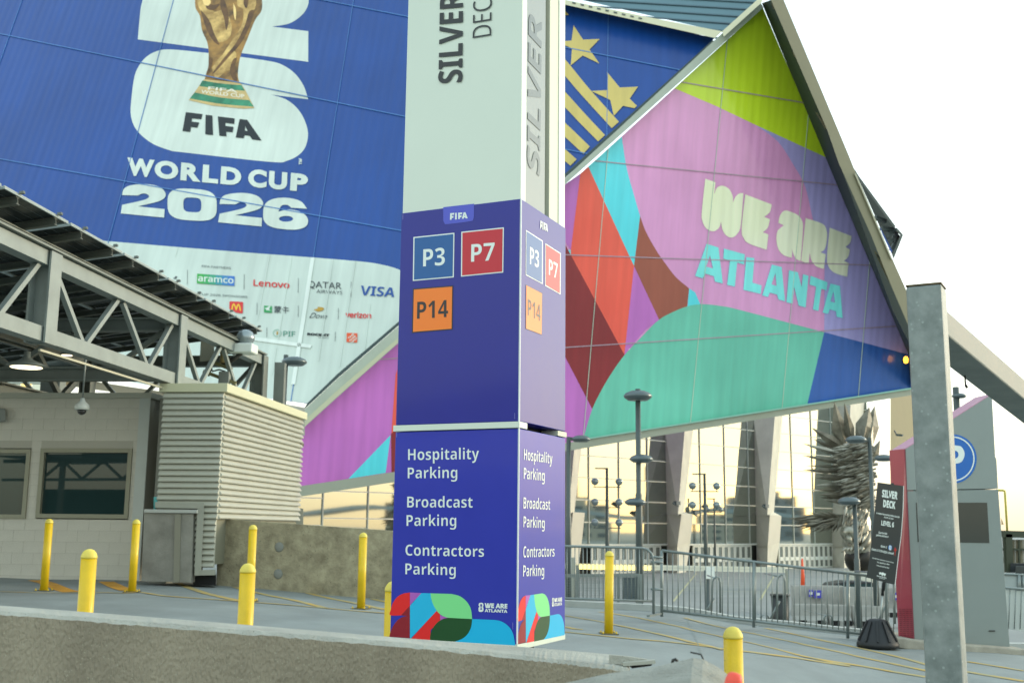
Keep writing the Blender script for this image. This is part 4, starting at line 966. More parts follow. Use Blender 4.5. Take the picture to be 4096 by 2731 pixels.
# ================================================================ BOLLARDS
m_yel = mat('bollard_yellow', '#dcb80c', .45, var=.1, vscale=4, detail=12, bump=.12, bscale=50, coat=.12, speck=(17, .035, '#5d5223'))
m_cap2 = mat('bollard_cap', '#ddc955', .5, var=.06, vscale=9)
m_bp = mat('base_plate_steel', '#5b5843', .6, var=.2, vscale=20)
BH, BR = 1.07, .0585
bol = thing('yellow_bollard', '', 'bollard', (0, 0, 0), 'yellow steel bollards on the deck')
mb = MB(); mb.lathe((0, 0, 0), [(BR, 0), (BR, BH - .07)], 20); part('post', mb, m_yel, bol)
mb = MB(); mb.lathe((0, 0, BH - .07), [(BR * 1.04, 0), (BR * 1.04, .012), (BR * .98, .026), (BR * .82, .046), (BR * .55, .062), (BR * .25, .069), (.002, .071)], 20); part('cap', mb, m_cap2, bol)
mb = MB(); mb.box((0, 0, .006), .23, .23, .012); part('base_plate', mb, m_bp, bol)
for a, b in ((1, 1), (1, -1), (-1, 1), (-1, -1)):
    mb = MB(); mb.lathe((a * .088, b * .088, .012), [(.013, 0), (.013, .014), (.006, .015), (.006, .03), (.001, .031)], 6); part('bolt', mb, m_yel, bol)
spots = [(100.5, 1357, 17.05, 'yellow bollard in front of the booth wall between its two windows', 0),
         (303, 1358, 16.95, 'yellow bollard by the booth corner beside the concrete counter', 0),
         (573, 1382, 16.1, 'yellow bollard against the stained concrete wall partly hidden by a nearer bollard', 0),
         (829, 1397, 16.2, 'yellow bollard in front of the stained concrete wall just left of the pylon', .0),
         (1398, 1455, 15.0, 'scratched leaning yellow bollard before the grey crowd barrier', .015)]
first = True
for px, py, Y, lab, lean in spots:
    p = atY(*DSP(px, py), Y); p.z = gz(p.x, p.y)
    o = bol if first else copy_tree(bol)
    first = False
    o.location = p; o['label'] = lab; o.rotation_euler = (0, lean, random.uniform(-.3, .3))
for px, topy, Y, lab in ((206, 1260, 8.55, 'near yellow bollard rising over the foreground wall far left below the booth window'),
                         (570, 1293, 8.55, 'near yellow bollard over the foreground wall overlapping a farther bollard'),
                         (904, 1334, 8.0, 'yellow bollard almost hidden behind the left edge of the pylon sign'),
                         (1683, 1438, 7.0, 'nearest and largest yellow bollard right of the sloping concrete barrier')):
    p = atY(*DSP(px, topy), Y); p.z -= BH
    o = copy_tree(bol, None, p, lab); o.rotation_euler = (0, 0, random.uniform(-.3, .3))

# ================================================================ GALVANISED POST AND BEAM
m_galv = mat('galvanised_steel', (.25, .285, .27), .55, metal=.15, var=.22, vscale=14, detail=4, col2=(.15, .18, .17), speck=(30, .12, '#8f9a95'), stretch=(1, 1, 1), coat=.05)
Yp = 4.6
PPf = None
pl_, pr_ = atY(*DSP(2086, 1000), Yp), atY(*DSP(2176, 1000), Yp)
# post: front face from 2083..2160 at the top, narrow right face
tl3 = atY(*DSP(2080, 658), Yp); wP = (atY(*DSP(2158, 649), Yp) - tl3).x
yw = R(29)
a1 = Vector((math.cos(yw), -math.sin(yw), 0)).normalized(); b1 = Vector((-a1.y, a1.x, 0))
W1 = .143; W2 = .14
gp_ = gz(tl3.x, Yp)
post = thing('galvanised_post', 'spotted galvanised square steel post with rusty top in the right foreground', 'post', (tl3.x + W1 / 2, Yp + .07, gp_))
def pq(z): return [tl3 * 0 + Vector((tl3.x, Yp, z)), Vector((tl3.x, Yp, z)) + a1 * W1, Vector((tl3.x, Yp, z)) + a1 * W1 + b1 * W2, Vector((tl3.x, Yp, z)) + b1 * W2]
mb = MB(); mb.quadbox(pq(gp_ - .1), pq(tl3.z)); part('post_tube', mb, m_galv, post, bev=.012)
mb = MB(); mb.quadbox([p + (p - sum(pq(0), Vector()) / 4 * 0).normalized() * 0 for p in pq(tl3.z)], [p for p in pq(tl3.z + .006)])
part('top_plate', mb, mat('rusty_plate', '#6a5a40', .8, var=.4, vscale=20), post)
s0 = MB(); c = Vector((tl3.x, Yp - .001, tl3.z - .03)) + a1 * W1 * .7
# horizontal beam that runs away to the right
mb = MB()
def bp(px, py, Y): return atY(*DSP(px, py), Y)
near = [bp(2150, 690, 4.69), bp(2150, 768, 4.69), bp(2150, 812, 4.78), bp(2150, 735, 4.78)]
vpd = ray(*DSP(3173, 1600)).normalized()
h_ = (near[0] - near[1]).length
n0 = bp(2172, 710, 4.66); n1 = bp(2172, 769, 4.66); n2 = bp(2172, 815, 4.66)
side = Vector((0, 0, 1)).cross(vpd).normalized()           # points away to the left of the run
dn = Vector((0, 0, -1)) - vpd * Vector((0, 0, -1)).dot(vpd); dn.normalize()
hh = (n1 - n0).length
# width so that the underside shows as in the picture
A0 = n0; A1 = n0 + dn * hh; 
bw = .15
A2 = A1 + side * bw; A3 = A0 + side * bw
q = [A0, A1, A2, A3]
mb.quadbox([p - vpd * .03 for p in q], [p + vpd * 7.0 for p in q])
beam = single('galvanised_beam', mb, mat('galvanised_shaded', (.17, .20, .18), .6, var=.3, vscale=6, detail=5, col2=(.11, .135, .125), bump=.05), 'galvanised steel beam running off the foreground post down to the right', 'beam', bev=.008, loc=n0)  # darker copy of the post steel; shade is put into its colour
for d_ in (.42, .75):
    mb = MB(); c = A2 + vpd * d_ - side * .02; mb.tube([c, c + Vector((0, 0, -.045))], .004, 6); mb.tube([c + Vector((0, 0, -.045)), c + Vector((.008, 0, -.06))], .006, 6)
    o = part('hanging_bolt', mb, rust); o.parent = beam; o.location = Vector((0, 0, 0)) - beam.location

# ================================================================ BOOTH AND LOUVRED ENCLOSURE
YAW = R(5.5)
bx = Vector((math.cos(YAW), -math.sin(YAW), 0)); by = Vector((math.sin(YAW), math.cos(YAW), 0)); bz = Vector((0, 0, 1))
AXB = (bx, by, bz)
def loc2(P0, a, b, z): return Vector((P0.x, P0.y, 0)) + bx * a + by * b + Vector((0, 0, z))
PBo = Plane(atY(*C3(745, 500), 20.0), bx, bz)           # front of the booth
B0 = PBo.hit(*C3(745, 500)); B0.z = 0
def bxz(T, x, y):
    p = PBo.hit(*T(x, y)); return (p - B0).dot(bx), p.z
zBT = bxz(C3, 745, 90)[1]; zBB = -1.45
m_cmu = mat('painted_block', '#c8c5b7', .7, var=.05, vscale=2.5, bump=.35, bscale=60)
m_mor = mat('block_joint', '#b0ad9f', .8, bump=.2)
m_trim = mat('booth_trim', '#b2b3a4', .5)
booth = thing('parking_booth', 'long painted concrete block booth with dark windows under the solar canopy', 'booth', loc2(B0, -3, 1, zBB))
w1 = bxz(C3, 210, 372) + bxz(C3, 652, 731); w0 = bxz(C3, -300, 375) + bxz(C3, 130, 731)
wins = [(w1[0], w1[2], w1[3], w1[1]), (w0[0], w0[2], w0[3], w0[1])]
zw0 = min(w[2] for w in wins); zw1 = max(w[3] for w in wins)
# solid back wall in pieces round the openings (2 m deep body)
xs = [-9.5, wins[1][0], wins[1][1], wins[0][0], wins[0][1], 0]
mb = MB()
def wbox(mb, a0, a1, z0, z1, b0=.012, b1=.2): mb.quadbox([loc2(B0, a0, b0, z0), loc2(B0, a1, b0, z0), loc2(B0, a1, b1, z0), loc2(B0, a0, b1, z0)], [loc2(B0, a0, b0, z1), loc2(B0, a1, b0, z1), loc2(B0, a1, b1, z1), loc2(B0, a0, b1, z1)])
for a0, a1, z0, z1 in ((xs[0], xs[5], zBB, zw0), (xs[0], xs[5], zw1, zBT - .1), (xs[0], xs[1], zw0, zw1), (xs[2], xs[3], zw0, zw1), (xs[4], xs[5], zw0, zw1)):
    wbox(mb, a0, a1, z0, z1)
wbox(mb, xs[0], 0, zBB, zBT - .1, 2.6, 2.8); wbox(mb, -.2, 0, zBB, zBT - .1, .2, 2.6); wbox(mb, xs[0], 0, zBT - .3, zBT - .12, .2, 2.6)
part('wall', mb, m_mor, booth)
CH, CW = .2, .4; z = zw0 - 8 * CH
cmesh = {}
def cmu(a0, a1, z0, z1):
    w = round(a1 - a0, 3); h = round(z1 - z0, 3)
    if w < .03 or h < .03: return
    if (w, h) not in cmesh:
        m_ = MB().box((0, 0, 0), w - .005, .03, h - .005, AXB); cmesh[(w, h)] = m_.mesh('block', m_cmu)
    inst('block', cmesh[(w, h)], booth, loc2(B0, (a0 + a1) / 2, .0235, (z0 + z1) / 2))
row = 0
while z < zBT - .12:
    z1 = min(z + CH, zBT - .1); a = -8.4 - (.2 if row % 2 else 0)
    while a < -.02:
        b = min(a + CW, -.0); segs = [(a, b)]
        for (u0, u1, v0, v1) in wins:
            if z1 > v0 + .02 and z < v1 - .02:
                ns = []
                for (p, q) in segs:
                    if q <= u0 or p >= u1: ns.append((p, q))
                    else:
                        if p < u0: ns.append((p, u0))
                        if q > u1: ns.append((u1, q))
                segs = ns
        for p, q in segs:
            if q > -7.6: cmu(p, q, z, z1)
        a += CW
    z += CH; row += 1
m_wf = mat('window_frame_bronze', '#8d8c78', .45, metal=.2); m_wg = mat('dark_window_glass', (.02, .045, .045), .015, metal=.15, spec=.6)
for i, (u0, u1, v0, v1) in enumerate(wins):
    f = MB(); t = .075
    for (p, q, r_, s_) in ((u0, u1, v0, v0 + t), (u0, u1, v1 - t, v1), (u0, u0 + t, v0 + t, v1 - t), (u1 - t, u1, v0 + t, v1 - t)): wbox(f, p, q, r_, s_, -.02, .1)
    fo = part('window', f, m_wf, booth)
    g = MB(); wbox(g, u0 + t, u1 - t, v0 + t, v1 - t, .05, .06); part('window_glass', g, m_wg, fo)
mb = MB(); wbox(mb, -9.5, .03, zBT - .1, zBT, -.035, 2.85); part('roof_coping', mb, m_trim, booth)
mb = MB(); wbox(mb, -.2, .0, zBB, zBT - .1, -.02, -.003); part('corner_pilaster', mb, mat('pilaster_pale', '#bdc3bc', .6, var=.04), booth)
# glowing notice inside the left window, lit lamp on the wall at far left
mb = MB(); q = [C3(-30, 503), C3(22, 503), C3(22, 572), C3(-30, 572)]
mb.quadbox([PBo.hit(x, y, -.4) for x, y in q], [PBo.hit(x, y, -.42) for x, y in q]); 
mb = MB(); mb.quadbox([PBo.hit(x, y, .10) for x, y in (C3(-60, 165), C3(28, 170), C3(28, 235), C3(-60, 240))], [PBo.hit(x, y, .0) for x, y in (C3(-60, 165), C3(28, 170), C3(28, 235), C3(-60, 240))])
part('wall_box', mb, mat('box_grey', '#7d827c', .5), booth, bev=.01)

# --- louvred enclosure
L0 = atY(*C3(1098, 700), 19.0); L0.z = 0
PLf = Plane(L0, bx, bz); PLr = Plane(L0, by, bz)
zLT = PLf.hit(*DSP(500, 881)).z; zLB = PLf.hit(*DSP(489, 1192)).z
Llen = (PLr.hit(*C3(1525, 400)) - L0).dot(by); Lw = (L0 - PLf.hit(*C3(822, 400))).dot(bx)
louv = thing('louvred_enclosure', 'cream metal enclosure of horizontal louvres beside the block booth', 'enclosure', loc2(L0, -Lw / 2, Llen / 2, -1.3))
m_lv = mat('louvre_cream', '#b2b3a5', .42, var=.04, vscale=1.5)
m_lb = mat('louvre_backing', '#7c7c6a', .7)
pitch = (zLT - .16 - zLB) / 21
def slat(o, d, nrm, L):
    """one bent louvre: sloped upper plate and a small return lip, o = lower line"""
    pr = [(.0, 0), (.075, .012), (.085, .03), (.03, pitch * .97), (.0, pitch * .97)]
    a = [o + nrm * p + bz * q for p, q in pr]; return MB().quadbox(a, [p + d * L for p in a])
nl = 21
for i in range(nl):
    z = zLB + i * pitch
    part('slat', slat(Vector((L0.x, L0.y, z)) - bx * Lw, bx, -by, Lw + .05), m_lv, louv)
    o = Vector((L0.x, L0.y, z)); pr = slat(o, by, bx, Llen); part('slat', pr, m_lv, louv)
# lower slats that hang on the narrow strip beside the window box
for i in range(1, 9):
    z = zLB - i * pitch * .98
    part('slat', slat(Vector((L0.x, L0.y, z)) - bx * .42, bx, -by, .45), m_lv, louv)
mb = MB(); c = loc2(L0, -Lw / 2, Llen / 2, (zLB + zLT) / 2 - .4); mb.box(c, Lw - .02, Llen - .02, zLT - zLB + .7, AXB); part('backing', mb, m_lb, louv)
mb = MB(); mb.box(loc2(L0, -Lw / 2 + .02, Llen / 2, zLT - .075), Lw + .2, Llen + .16, .15, AXB); part('roof_coping', mb, mat('coping_cream', '#c4c3a2', .45), louv, bev=.006)
# recess wall between booth and louvres
mb = MB(); mb.box(loc2(L0, -Lw - .12, .6, .4), .3, .3, 3.6, AXB); part('recess_post', mb, mat('recess_grey', '#85877d', .6), louv)
# frame box, lower left of louvres
fq = lambda x, y, o=0: PLf.hit(*C3(x, y), o)
m_fx = mat('flashing_grey', '#989a8d', .55, var=.05)
for q in ([(790, 645), (1040, 652), (1040, 680), (790, 675)], [(1005, 680), (1040, 680), (1025, 1000), (990, 1020)], [(990, 1020), (1025, 992), (1098, 988), (1098, 1018)]):
    mb = MB(); mb.quadbox([fq(*p, .02) for p in q], [fq(*p, .16) for p in q]); part('flashing', mb, m_fx, louv, bev=.004)
mb = MB(); mb.quadbox([fq(*p, -.3) for p in ((985, 1015), (1100, 1015), (1100, 1070), (985, 1070))], [fq(*p, 0) for p in ((985, 1015), (1100, 1015), (1100, 1070), (985, 1070))]); part('base_shadow_gap', mb, mat('gap_black', '#0c0e0e', .8), louv)
mb = MB(); c = PLr.hit(*C3(1530, 353)); mb.tube([c - by * .1, c + by * .12], .05); part('pipe_end', mb, m_bp, louv)
# small cream box past the far corner
mb = MB(); q = [(1505, 672), (1545, 680), (1545, 760), (1505, 757)]
PX = Plane(atY(*C3(1520, 700), 24.5), bx, bz)
mb.quadbox([PX.hit(*C3(*p), .3) for p in q], [PX.hit(*C3(*p), -.3) for p in q]); single('utility_cabinet', mb, m_lv, 'small cream utility cabinet past the far end of the louvred enclosure', 'cabinet')
# concrete counter in front
PC = Plane(atY(*C3(870, 900), 18.9), bx, bz)
q = [(735, 700), (985, 706), (975, 1055), (720, 1048)]
counter = thing('concrete_counter', 'weathered concrete counter block with a pale ledge between booth and louvres', 'counter', PC.hit(*C3(850, 1050)))
mb = MB(); mb.quadbox([PC.hit(*C3(*p)) for p in q], [PC.hit(*C3(*p)) + by * .5 for p in q]); part('body', mb, mat('stained_concrete', (.30, .30, .26), .8, col2=(.17, .165, .14), vscale=1.8, bump=.3, bscale=40), counter)
q = [(733, 682), (1004, 685), (1004, 703), (733, 700)]
mb = MB(); mb.quadbox([PC.hit(*C3(*p), .05) for p in q], [PC.hit(*C3(*p)) + by * .55 for p in q]); part('ledge', mb, mat('ledge_grey', '#a9ada6', .6), counter, bev=.006)
mb = MB(); mb.bar(PC.hit(*C3(908, 706), .01), PC.hit(*C3(900, 1054), .01), .10, .04); part('groove_rib', mb, mat('rib_grey', '#807f70', .7), counter)
# paper cup
c = PC.hit(*C3(774, 682)) + by * .15
mb = MB(); mb.lathe(c, [(.032, 0), (.044, .19), (.046, .195), (.046, .205)], 14); single('paper_cup', mb, mat('cup_turquoise', '#5fb3b4', .5), 'turquoise paper cup left on the ledge of the concrete counter', 'cup')
# dome camera on a drop pole
cp = atY(*C3(418, 165), 18.6)
camd = thing('dome_camera', 'white dome security camera hanging on a long pipe before the booth wall', 'security camera', cp)
ztr = 0
mb = MB(); mb.tube([cp + Vector((0, 0, .12)), cp + Vector((0, 0, 1.25))], .016, 8); part('drop_pole', mb, mat('pipe_grey', '#8e9591', .4, metal=.4), camd)
mb = MB(); mb.lathe(cp, [(.115, -.04), (.12, .0), (.11, .05), (.07, .085), (.05, .1), (.03, .16)], 18); part('housing', mb, mat('camera_white', '#d5dcd6', .35), camd)
mb = MB(); mb.lathe(cp, [(.01, -.125), (.045, -.11), (.07, -.085), (.075, -.045)], 16); part('dome', mb, mat('smoked_dome', (.01, .012, .012), .05, coat=1), camd)

# ================================================================ STAINED CONCRETE WALL
m_st = mat('stained_wall', (.42, .38, .25), .85, col2=(.2, .175, .11), vscale=4.5, bump=.5, bscale=25, detail=9, speck=(14, .06, '#3e3a2c'))
wA = atY(*DSP(498, 1265), 19.6); wB = atY(*DSP(1150, 1290), 18.3)
wdir = Vector((wB.x - wA.x, wB.y - wA.y, 0)).normalized(); PW = Plane(wA, wdir, bz)
mb = MB(); q = [DSP(498, 1190), DSP(900, 1218), DSP(1180, 1237), DSP(1180, 1420), DSP(900, 1400), DSP(498, 1360)]
mb.quadbox([PW.hit(*p) for p in q], [PW.hit(*p, -.25) for p in q])
conc = single('stained_concrete_wall', mb, m_st, 'low stained concrete wall between the louvred enclosure and the pylon sign', 'wall', bev=.01)
for (x, y) in ((1422, 875), (1417, 1012)):
    c = PW.hit(*C3(x, y), .002); mb = MB(); mb.lathe(c, [(.001, .012), (.07, .008), (.085, 0)], 14, (wdir, bz, PW.n)); part('patch', mb, mat('mortar_patch', (.23, .24, .21), .9), conc)

# ================================================================ CANOPY: TRUSSES AND SOLAR PANELS
m_ts = mat('truss_galvanised', '#828b87', .45, metal=.15, var=.1, vscale=3)
m_ts2 = mat('truss_weathered', '#6d746e', .5, metal=.2, var=.12, vscale=2)
VPx = 1422.0
Y1, Y2, Y3 = 14.9, 19.46, 24.1
T0 = atY(*DSP(402, 800), Y2)
def tp(Y, z, lat=0): # point on the truss line
    return Vector((T0.x, T0.y, 0)) + by * ((Y - Y2) / by.y) + bx * lat + Vector((0, 0, z))
zTop = atY(*DSP(402, 738), Y2).z; zBot = atY(*DSP(400, 872), Y2).z
truss = thing('canopy_truss', 'near galvanised steel truss of the solar canopy carried over the booth', 'truss', tp(Y2, zBot))
bay = Y2 - Y1
for z, nm in ((zTop, 'top_chord'), (zBot, 'bottom_chord')):
    mb = MB(); mb.bar(tp(Y1 - 2 * bay, z), tp(Y3 - .1, z), .2, .2); part(nm, mb, m_ts, truss)
mb = MB(); mb.bar(tp(Y1 - 2 * bay, zTop + .13, .02), tp(Y3, zTop + .13, .02), .3, .03); part('chord_plate', mb, m_ts2, truss)
for Y in (Y1 - bay, Y1, Y2, Y3):
    zb = zBot - .12 if Y < Y3 - 1 else -1.3
    if Y == Y2: zb = zBot - .12
    mb = MB(); mb.ibeam(tp(Y, zb), tp(Y, zTop + .1), .30, .30, .03, upv=bx); part('post', mb, m_ts2 if Y == Y3 else m_ts, truss)
    if Y == Y3: pass
def webs(parent, A, B, zt, zb, n, m, r=.045):
    """V bracing between the chords from A to B (plan points)"""
    for i in range(n):
        a = A.lerp(B, i / n); c = A.lerp(B, (i + .5) / n); b = A.lerp(B, (i + 1) / n)
        for p, q in ((a, c), (b, c)):
            mb = MB(); mb.bar(Vector((p.x, p.y, zt)), Vector((q.x, q.y, zb)), r * 2, r * 2); part('web_brace', mb, m, parent)
for Ya in (Y1 - bay, Y1, Y2):
    a = tp(Ya, 0); b = tp(Ya + bay, 0)
    for f0, f1 in ((.05, .25), (.48, .28), (.52, .74), (.95, .77)):
        mb = MB(); mb.bar(a.lerp(b, f0) + Vector((0, 0, zTop - .1)), a.lerp(b, f1) + Vector((0, 0, zBot + .1)), .075, .075); part('web_brace', mb, m_ts, truss)
mb = MB(); mb.bar(tp(Y3 + .4, -1.3, .35), tp(Y3 + .4, zTop + .0, .35), .22, .22); part('post', mb, m_ts2, truss)
# dark far trusses, running across
for Yf, zt, zb, lab in ((Y2, zTop - .06, zBot + .1, 'dark cross truss under the canopy panels above the booth roof'), (Y3 + .2, 3.58, 2.35, 'far dark cross truss at the end of the canopy behind the louvres')):
    t = thing('cross_truss', lab, 'truss', tp(Yf, zb, -4))
    a, b = tp(Yf, 0, -.2), tp(Yf, 0, -9.5)
    for z in (zt, zb):
        mb = MB(); mb.ibeam(a + bz * z, b + bz * z, .2, .24, .03); part('chord', mb, m_ts2, t)
    webs(t, a, b, zt - .1, zb + .1, 5, m_ts2, .04)
tf = thing('canopy_truss', 'far parallel canopy truss glimpsed through the near truss', 'truss', tp(Y2, zBot, -3.9))
for z in (zTop, zBot):
    mb = MB(); mb.ibeam(tp(Y1 - 2 * bay, z, -3.9), tp(Y3, z, -3.9), .24, .24, .03); part('chord', mb, m_ts2, tf)
webs(tf, tp(Y1 - 2 * bay, 0, -3.9), tp(Y3, 0, -3.9), zTop - .1, zBot + .1, 8, m_ts2, .05)
for Y in (Y1 - bay, Y1, Y2, Y3):
    mb = MB(); mb.ibeam(tp(Y, zBot, -3.9), tp(Y, zTop, -3.9), .26, .26, .03, upv=bx); part('post', mb, m_ts2, tf)
# solar roof: rows of panels on purlins, sloping down to the left
canopy = thing('solar_canopy', 'sloping canopy of dark solar panels on steel purlins above the booth', 'canopy', tp(Y2, 4.2, -3))
EDG = .11                                    # right edge lies this far beyond the truss line
tip = atY(*DSP(612, 762), 24.3); z0c = tip.z; lat0 = (tip - tp(24.3, 0)).dot(bx)
fall = .125
def cpnt(Y, l, dz=0): return tp(Y, z0c - fall * l + dz, lat0 - l)
m_pur = mat('purlin_grey', '#62675f', .5, metal=.3); m_cell = mat('panel_backsheet_dark', (.035, .044, .045), .25); m_pfr = mat('panel_frame', '#5a625f', .4, metal=.5)
m_cl = mat('panel_grid_line', '#9aa5a3', .5)
PP = 1.75; PWd = 1.02; npan = 7
axs = bx * 1 + Vector((0, 0, fall)); axs.normalize(); axn = axs.cross(by).normalized() * 1
AXC = (axs, by, axn)
fr = MB(); cells = MB()
fr.box((0, 0, 0), PWd - .02, PP - .07, .008, AXC)
for sx in (-1, 1): fr.box(axs * sx * (PWd / 2 - .02), .02, PP - .07, .04, AXC)
for sy in (-1, 1): fr.box(by * sy * (PP / 2 - .05), PWd - .06, .02, .04, AXC)
for i in range(6):
    for j in range(9):
        cells.box(axs * ((i - 2.5) * .157) + by * ((j - 4) * .178) - axn * .0055 , .15, .171, .003, AXC)
me_pf, me_pc = fr.mesh('solar_panel', m_cl), cells.mesh('solar_cells', m_cell)
for r_ in range(8):
    Yc_ = 24.3 - .14 - (r_ + .5) * PP
    for c_ in range(npan):
        l = .02 + (c_ + .5) * PWd
        o = inst('solar_panel', me_pf, canopy, cpnt(Yc_, l)); q = bpy.data.objects.new('solar_cells', me_pc); COL.objects.link(q); q.parent = o
    for off_ in (-.5, .5):
        mb = MB(); Yp_ = Yc_ + off_ + .02; a, b = cpnt(Yp_, .05, -.075), cpnt(Yp_, npan * PWd, -.075)
        mb.ibeam(a, b, .08, .10, .01); part('purlin', mb, m_pur, canopy)
        mb = MB(); mb.box(cpnt(Yp_, .0, .03), .06, .05, .035, AXC); part('panel_clamp', mb, m_pfr, canopy)
# rafters under the purlins
for l in (.55, 4.0):
    mb = MB(); mb.ibeam(cpnt(24.2, l, -.23), cpnt(10, l, -.23), .12, .2, .02); part('rafter', mb, m_ts2, canopy)
# round lit lamp under the canopy
lc = atY(*C2(165, 1205), 17.5)
lamp = thing('canopy_lamp', 'round lit downlight hanging under the truss above the booth roof', 'lamp', lc)
mb = MB(); mb.lathe(lc, [(.27, 0), (.3, .02), (.28, .05), (.12, .11), (.05, .16), (.05, .25)], 20); part('shade', mb, m_ts2, lamp)
mb = MB(); mb.lathe(lc, [(.24, -.008), (.24, .006)], 20); part('lens', mb, mat('lamp_lens_lit', '#fff4d8', .4, emit='#ffedc8', estr=.8), lamp)
lc = atY(*C2(420, 1130), 21)
lamp = thing('canopy_lamp', 'small dim lit downlight under the bottom chord above the dome camera', 'lamp', lc)
mb = MB(); mb.lathe(lc, [(.12, 0), (.14, .02), (.05, .07)], 14); part('shade', mb, m_ts2, lamp)
mb = MB(); mb.lathe(lc, [(.10, -.006), (.10, .004)], 14); part('lens', mb, mat('lamp_lens_lit', '#fff4d8', .4, emit='#ffedc8', estr=.8), lamp)
mb = MB(); mb.bar(tp(Y1, zBot - .2, .0), tp(Y2, zBot - .2, 0), .03); part('conduit', mb, mat('conduit_cream', '#b5b29a', .5), truss)
# dark column and pale beams behind the booth roof
mb = MB(); c = atY(*DSP(118, 870), 27); mb.box(Vector((c.x, c.y, 1.5)), .38, .3, 5.5, AXB); single('canopy_column', mb, mat('column_dark', '#23291f', .6), 'dark steel column behind the booth roof at far left', 'column')
mb = MB(); c = atY(*DSP(140, 870), 27.1); mb.box(Vector((c.x, c.y, 1.5)), .12, .3, 5.5, AXB); single('canopy_column', mb, m_ts2, 'slim grey post right beside the dark steel column behind the booth', 'column')
# lobby block of the stadium behind the booth: pale bands and glass with painted yellow reflections
PL = Plane(atY(*DSP(120, 870), 62), Vector((1, .25, 0)), bz)
m_pb = mat('fascia_band_pale', '#a9a79a', .5, var=.04)
for q, m, d in (([(150, 842), (300, 852), (420, 884), (700, 936), (700, 948), (420, 905), (300, 872), (150, 866)], m_pb, .6), ([(150, 866), (700, 948), (700, 962), (150, 885)], mat('fascia_band_brown', '#8e8672', .6), .3),
                ([(-40, 885), (700, 962), (700, 1000), (-40, 1000)], m_pb, 0)):
    mb = MB(); q = [DSP(*p) for p in q]; mb.quadbox([PL.hit(*p, 0) for p in q], [PL.hit(*p, d + .1) for p in q]); part('lobby_fascia', mb, m, stad)
for i in range(7):
    x0 = -30 + i * 26; q = [DSP(x0, 846), DSP(x0 + 25, 846), DSP(x0 + 25, 905), DSP(x0, 905)]
    mb = MB(); mb.quadbox([PL.hit(*p, .7) for p in q], [PL.hit(*p, .75) for p in q])
    part('glass_pane', mb, m_gl[i % 4] if i % 3 else mat('warm_reflection_pane', '#e3c67e', .3, emit='#f0cf85', estr=.35), stad)  # every third pane glows to imitate a yellow reflection
mb = MB(); mb.bar(PL.hit(*DSP(-40, 876), .8), PL.hit(*DSP(150, 876), .8), .25); part('transom', mb, m_mul, stad)
mb = MB(); mb.bar(PL.hit(*DSP(-40, 843), .8), PL.hit(*DSP(150, 843), .8), .25); part('transom', mb, m_mul, stad)

# --- weather and traffic sensor on the truss
sb = atY(*DSP(545, 815), 22.6)
SEN = Plane(atY(*DSP(540, 800), 22.4), bx, bz)
def sn(x, y, o=0): return SEN.hit(*C16(x, y), o)
sen = thing('sensor_mast', 'white sensor housing with grey globe on a black arm bolted to the truss', 'sensor', sn(840, 700))
mb = MB(); mb.lathe(sn(1115, 350), [(.02, -.16), (.13, -.12), (.185, -.02), (.19, .04), (.15, .13), (.08, .175), (.01, .185)], 18); part('globe', mb, mat('globe_grey', '#8e999b', .25, metal=.5), sen)
mb = MB(); mb.lathe(sn(1105, 400), [(.16, -.16), (.12, -.08), (.05, .0)], 14); part('globe_skirt', mb, mat('camera_white', '#d5dcd6', .35), sen)
mb = MB(); mb.box(sn(1080, 490), .52, .4, .2, AXB); part('housing', mb, mat('camera_white', '#d5dcd6', .35), sen, bev=.03)
mb = MB(); mb.tube([sn(1060, 545), sn(950, 630), sn(800, 700)], .045, 8); part('arm', mb, rust, sen)
mb = MB(); mb.tube([sn(930, 515), sn(820, 510), sn(720, 500)], .02, 6); mb.tube([sn(1020, 548), sn(850, 548), sn(760, 530)], .02, 6); part('cable', mb, rust, sen)
mb = MB(); mb.tube([sn(820, 520), sn(815, 680)], .07, 10); part('filter_can', mb, mat('can_brass', '#9a8a5c', .5), sen)
for (a, b) in (((715, 495), (870, 560)), ((660, 660), (935, 765)), ((550, 790), (985, 950))):
    mb = MB(); mb.bar(sn(*a, .1), sn(*b, .1), .05, .07); part('bracket_rail', mb, mat('rail_olive', '#7f7a54', .5, metal=.3), sen)
mb = MB(); mb.tube([sn(680, 680, .1), sn(660, 740, .12), sn(670, 790, .12), sn(760, 765, .14), sn(840, 790, .12), sn(845, 850, .1)], .016, 6); mb.tube([sn(665, 690, .1), sn(650, 780, .1), sn(620, 855, .1), sn(600, 830, .1)], .016, 6); part('cable', mb, rust, sen)
mb = MB(); mb.box(sn(835, 880, .12), .22, .12, .26, AXB); part('junction_box', mb, mat('box_grey', '#7d827c', .5), sen, bev=.01)
q = [(515, 350), (700, 390), (690, 640), (500, 660)]
mb = MB(); mb.quadbox([sn(*p, -.35) for p in q], [sn(*p, -.15) for p in q]); part('control_cabinet', mb, mat('cabinet_beige', '#a3a391', .5, var=.06), sen, bev=.01)

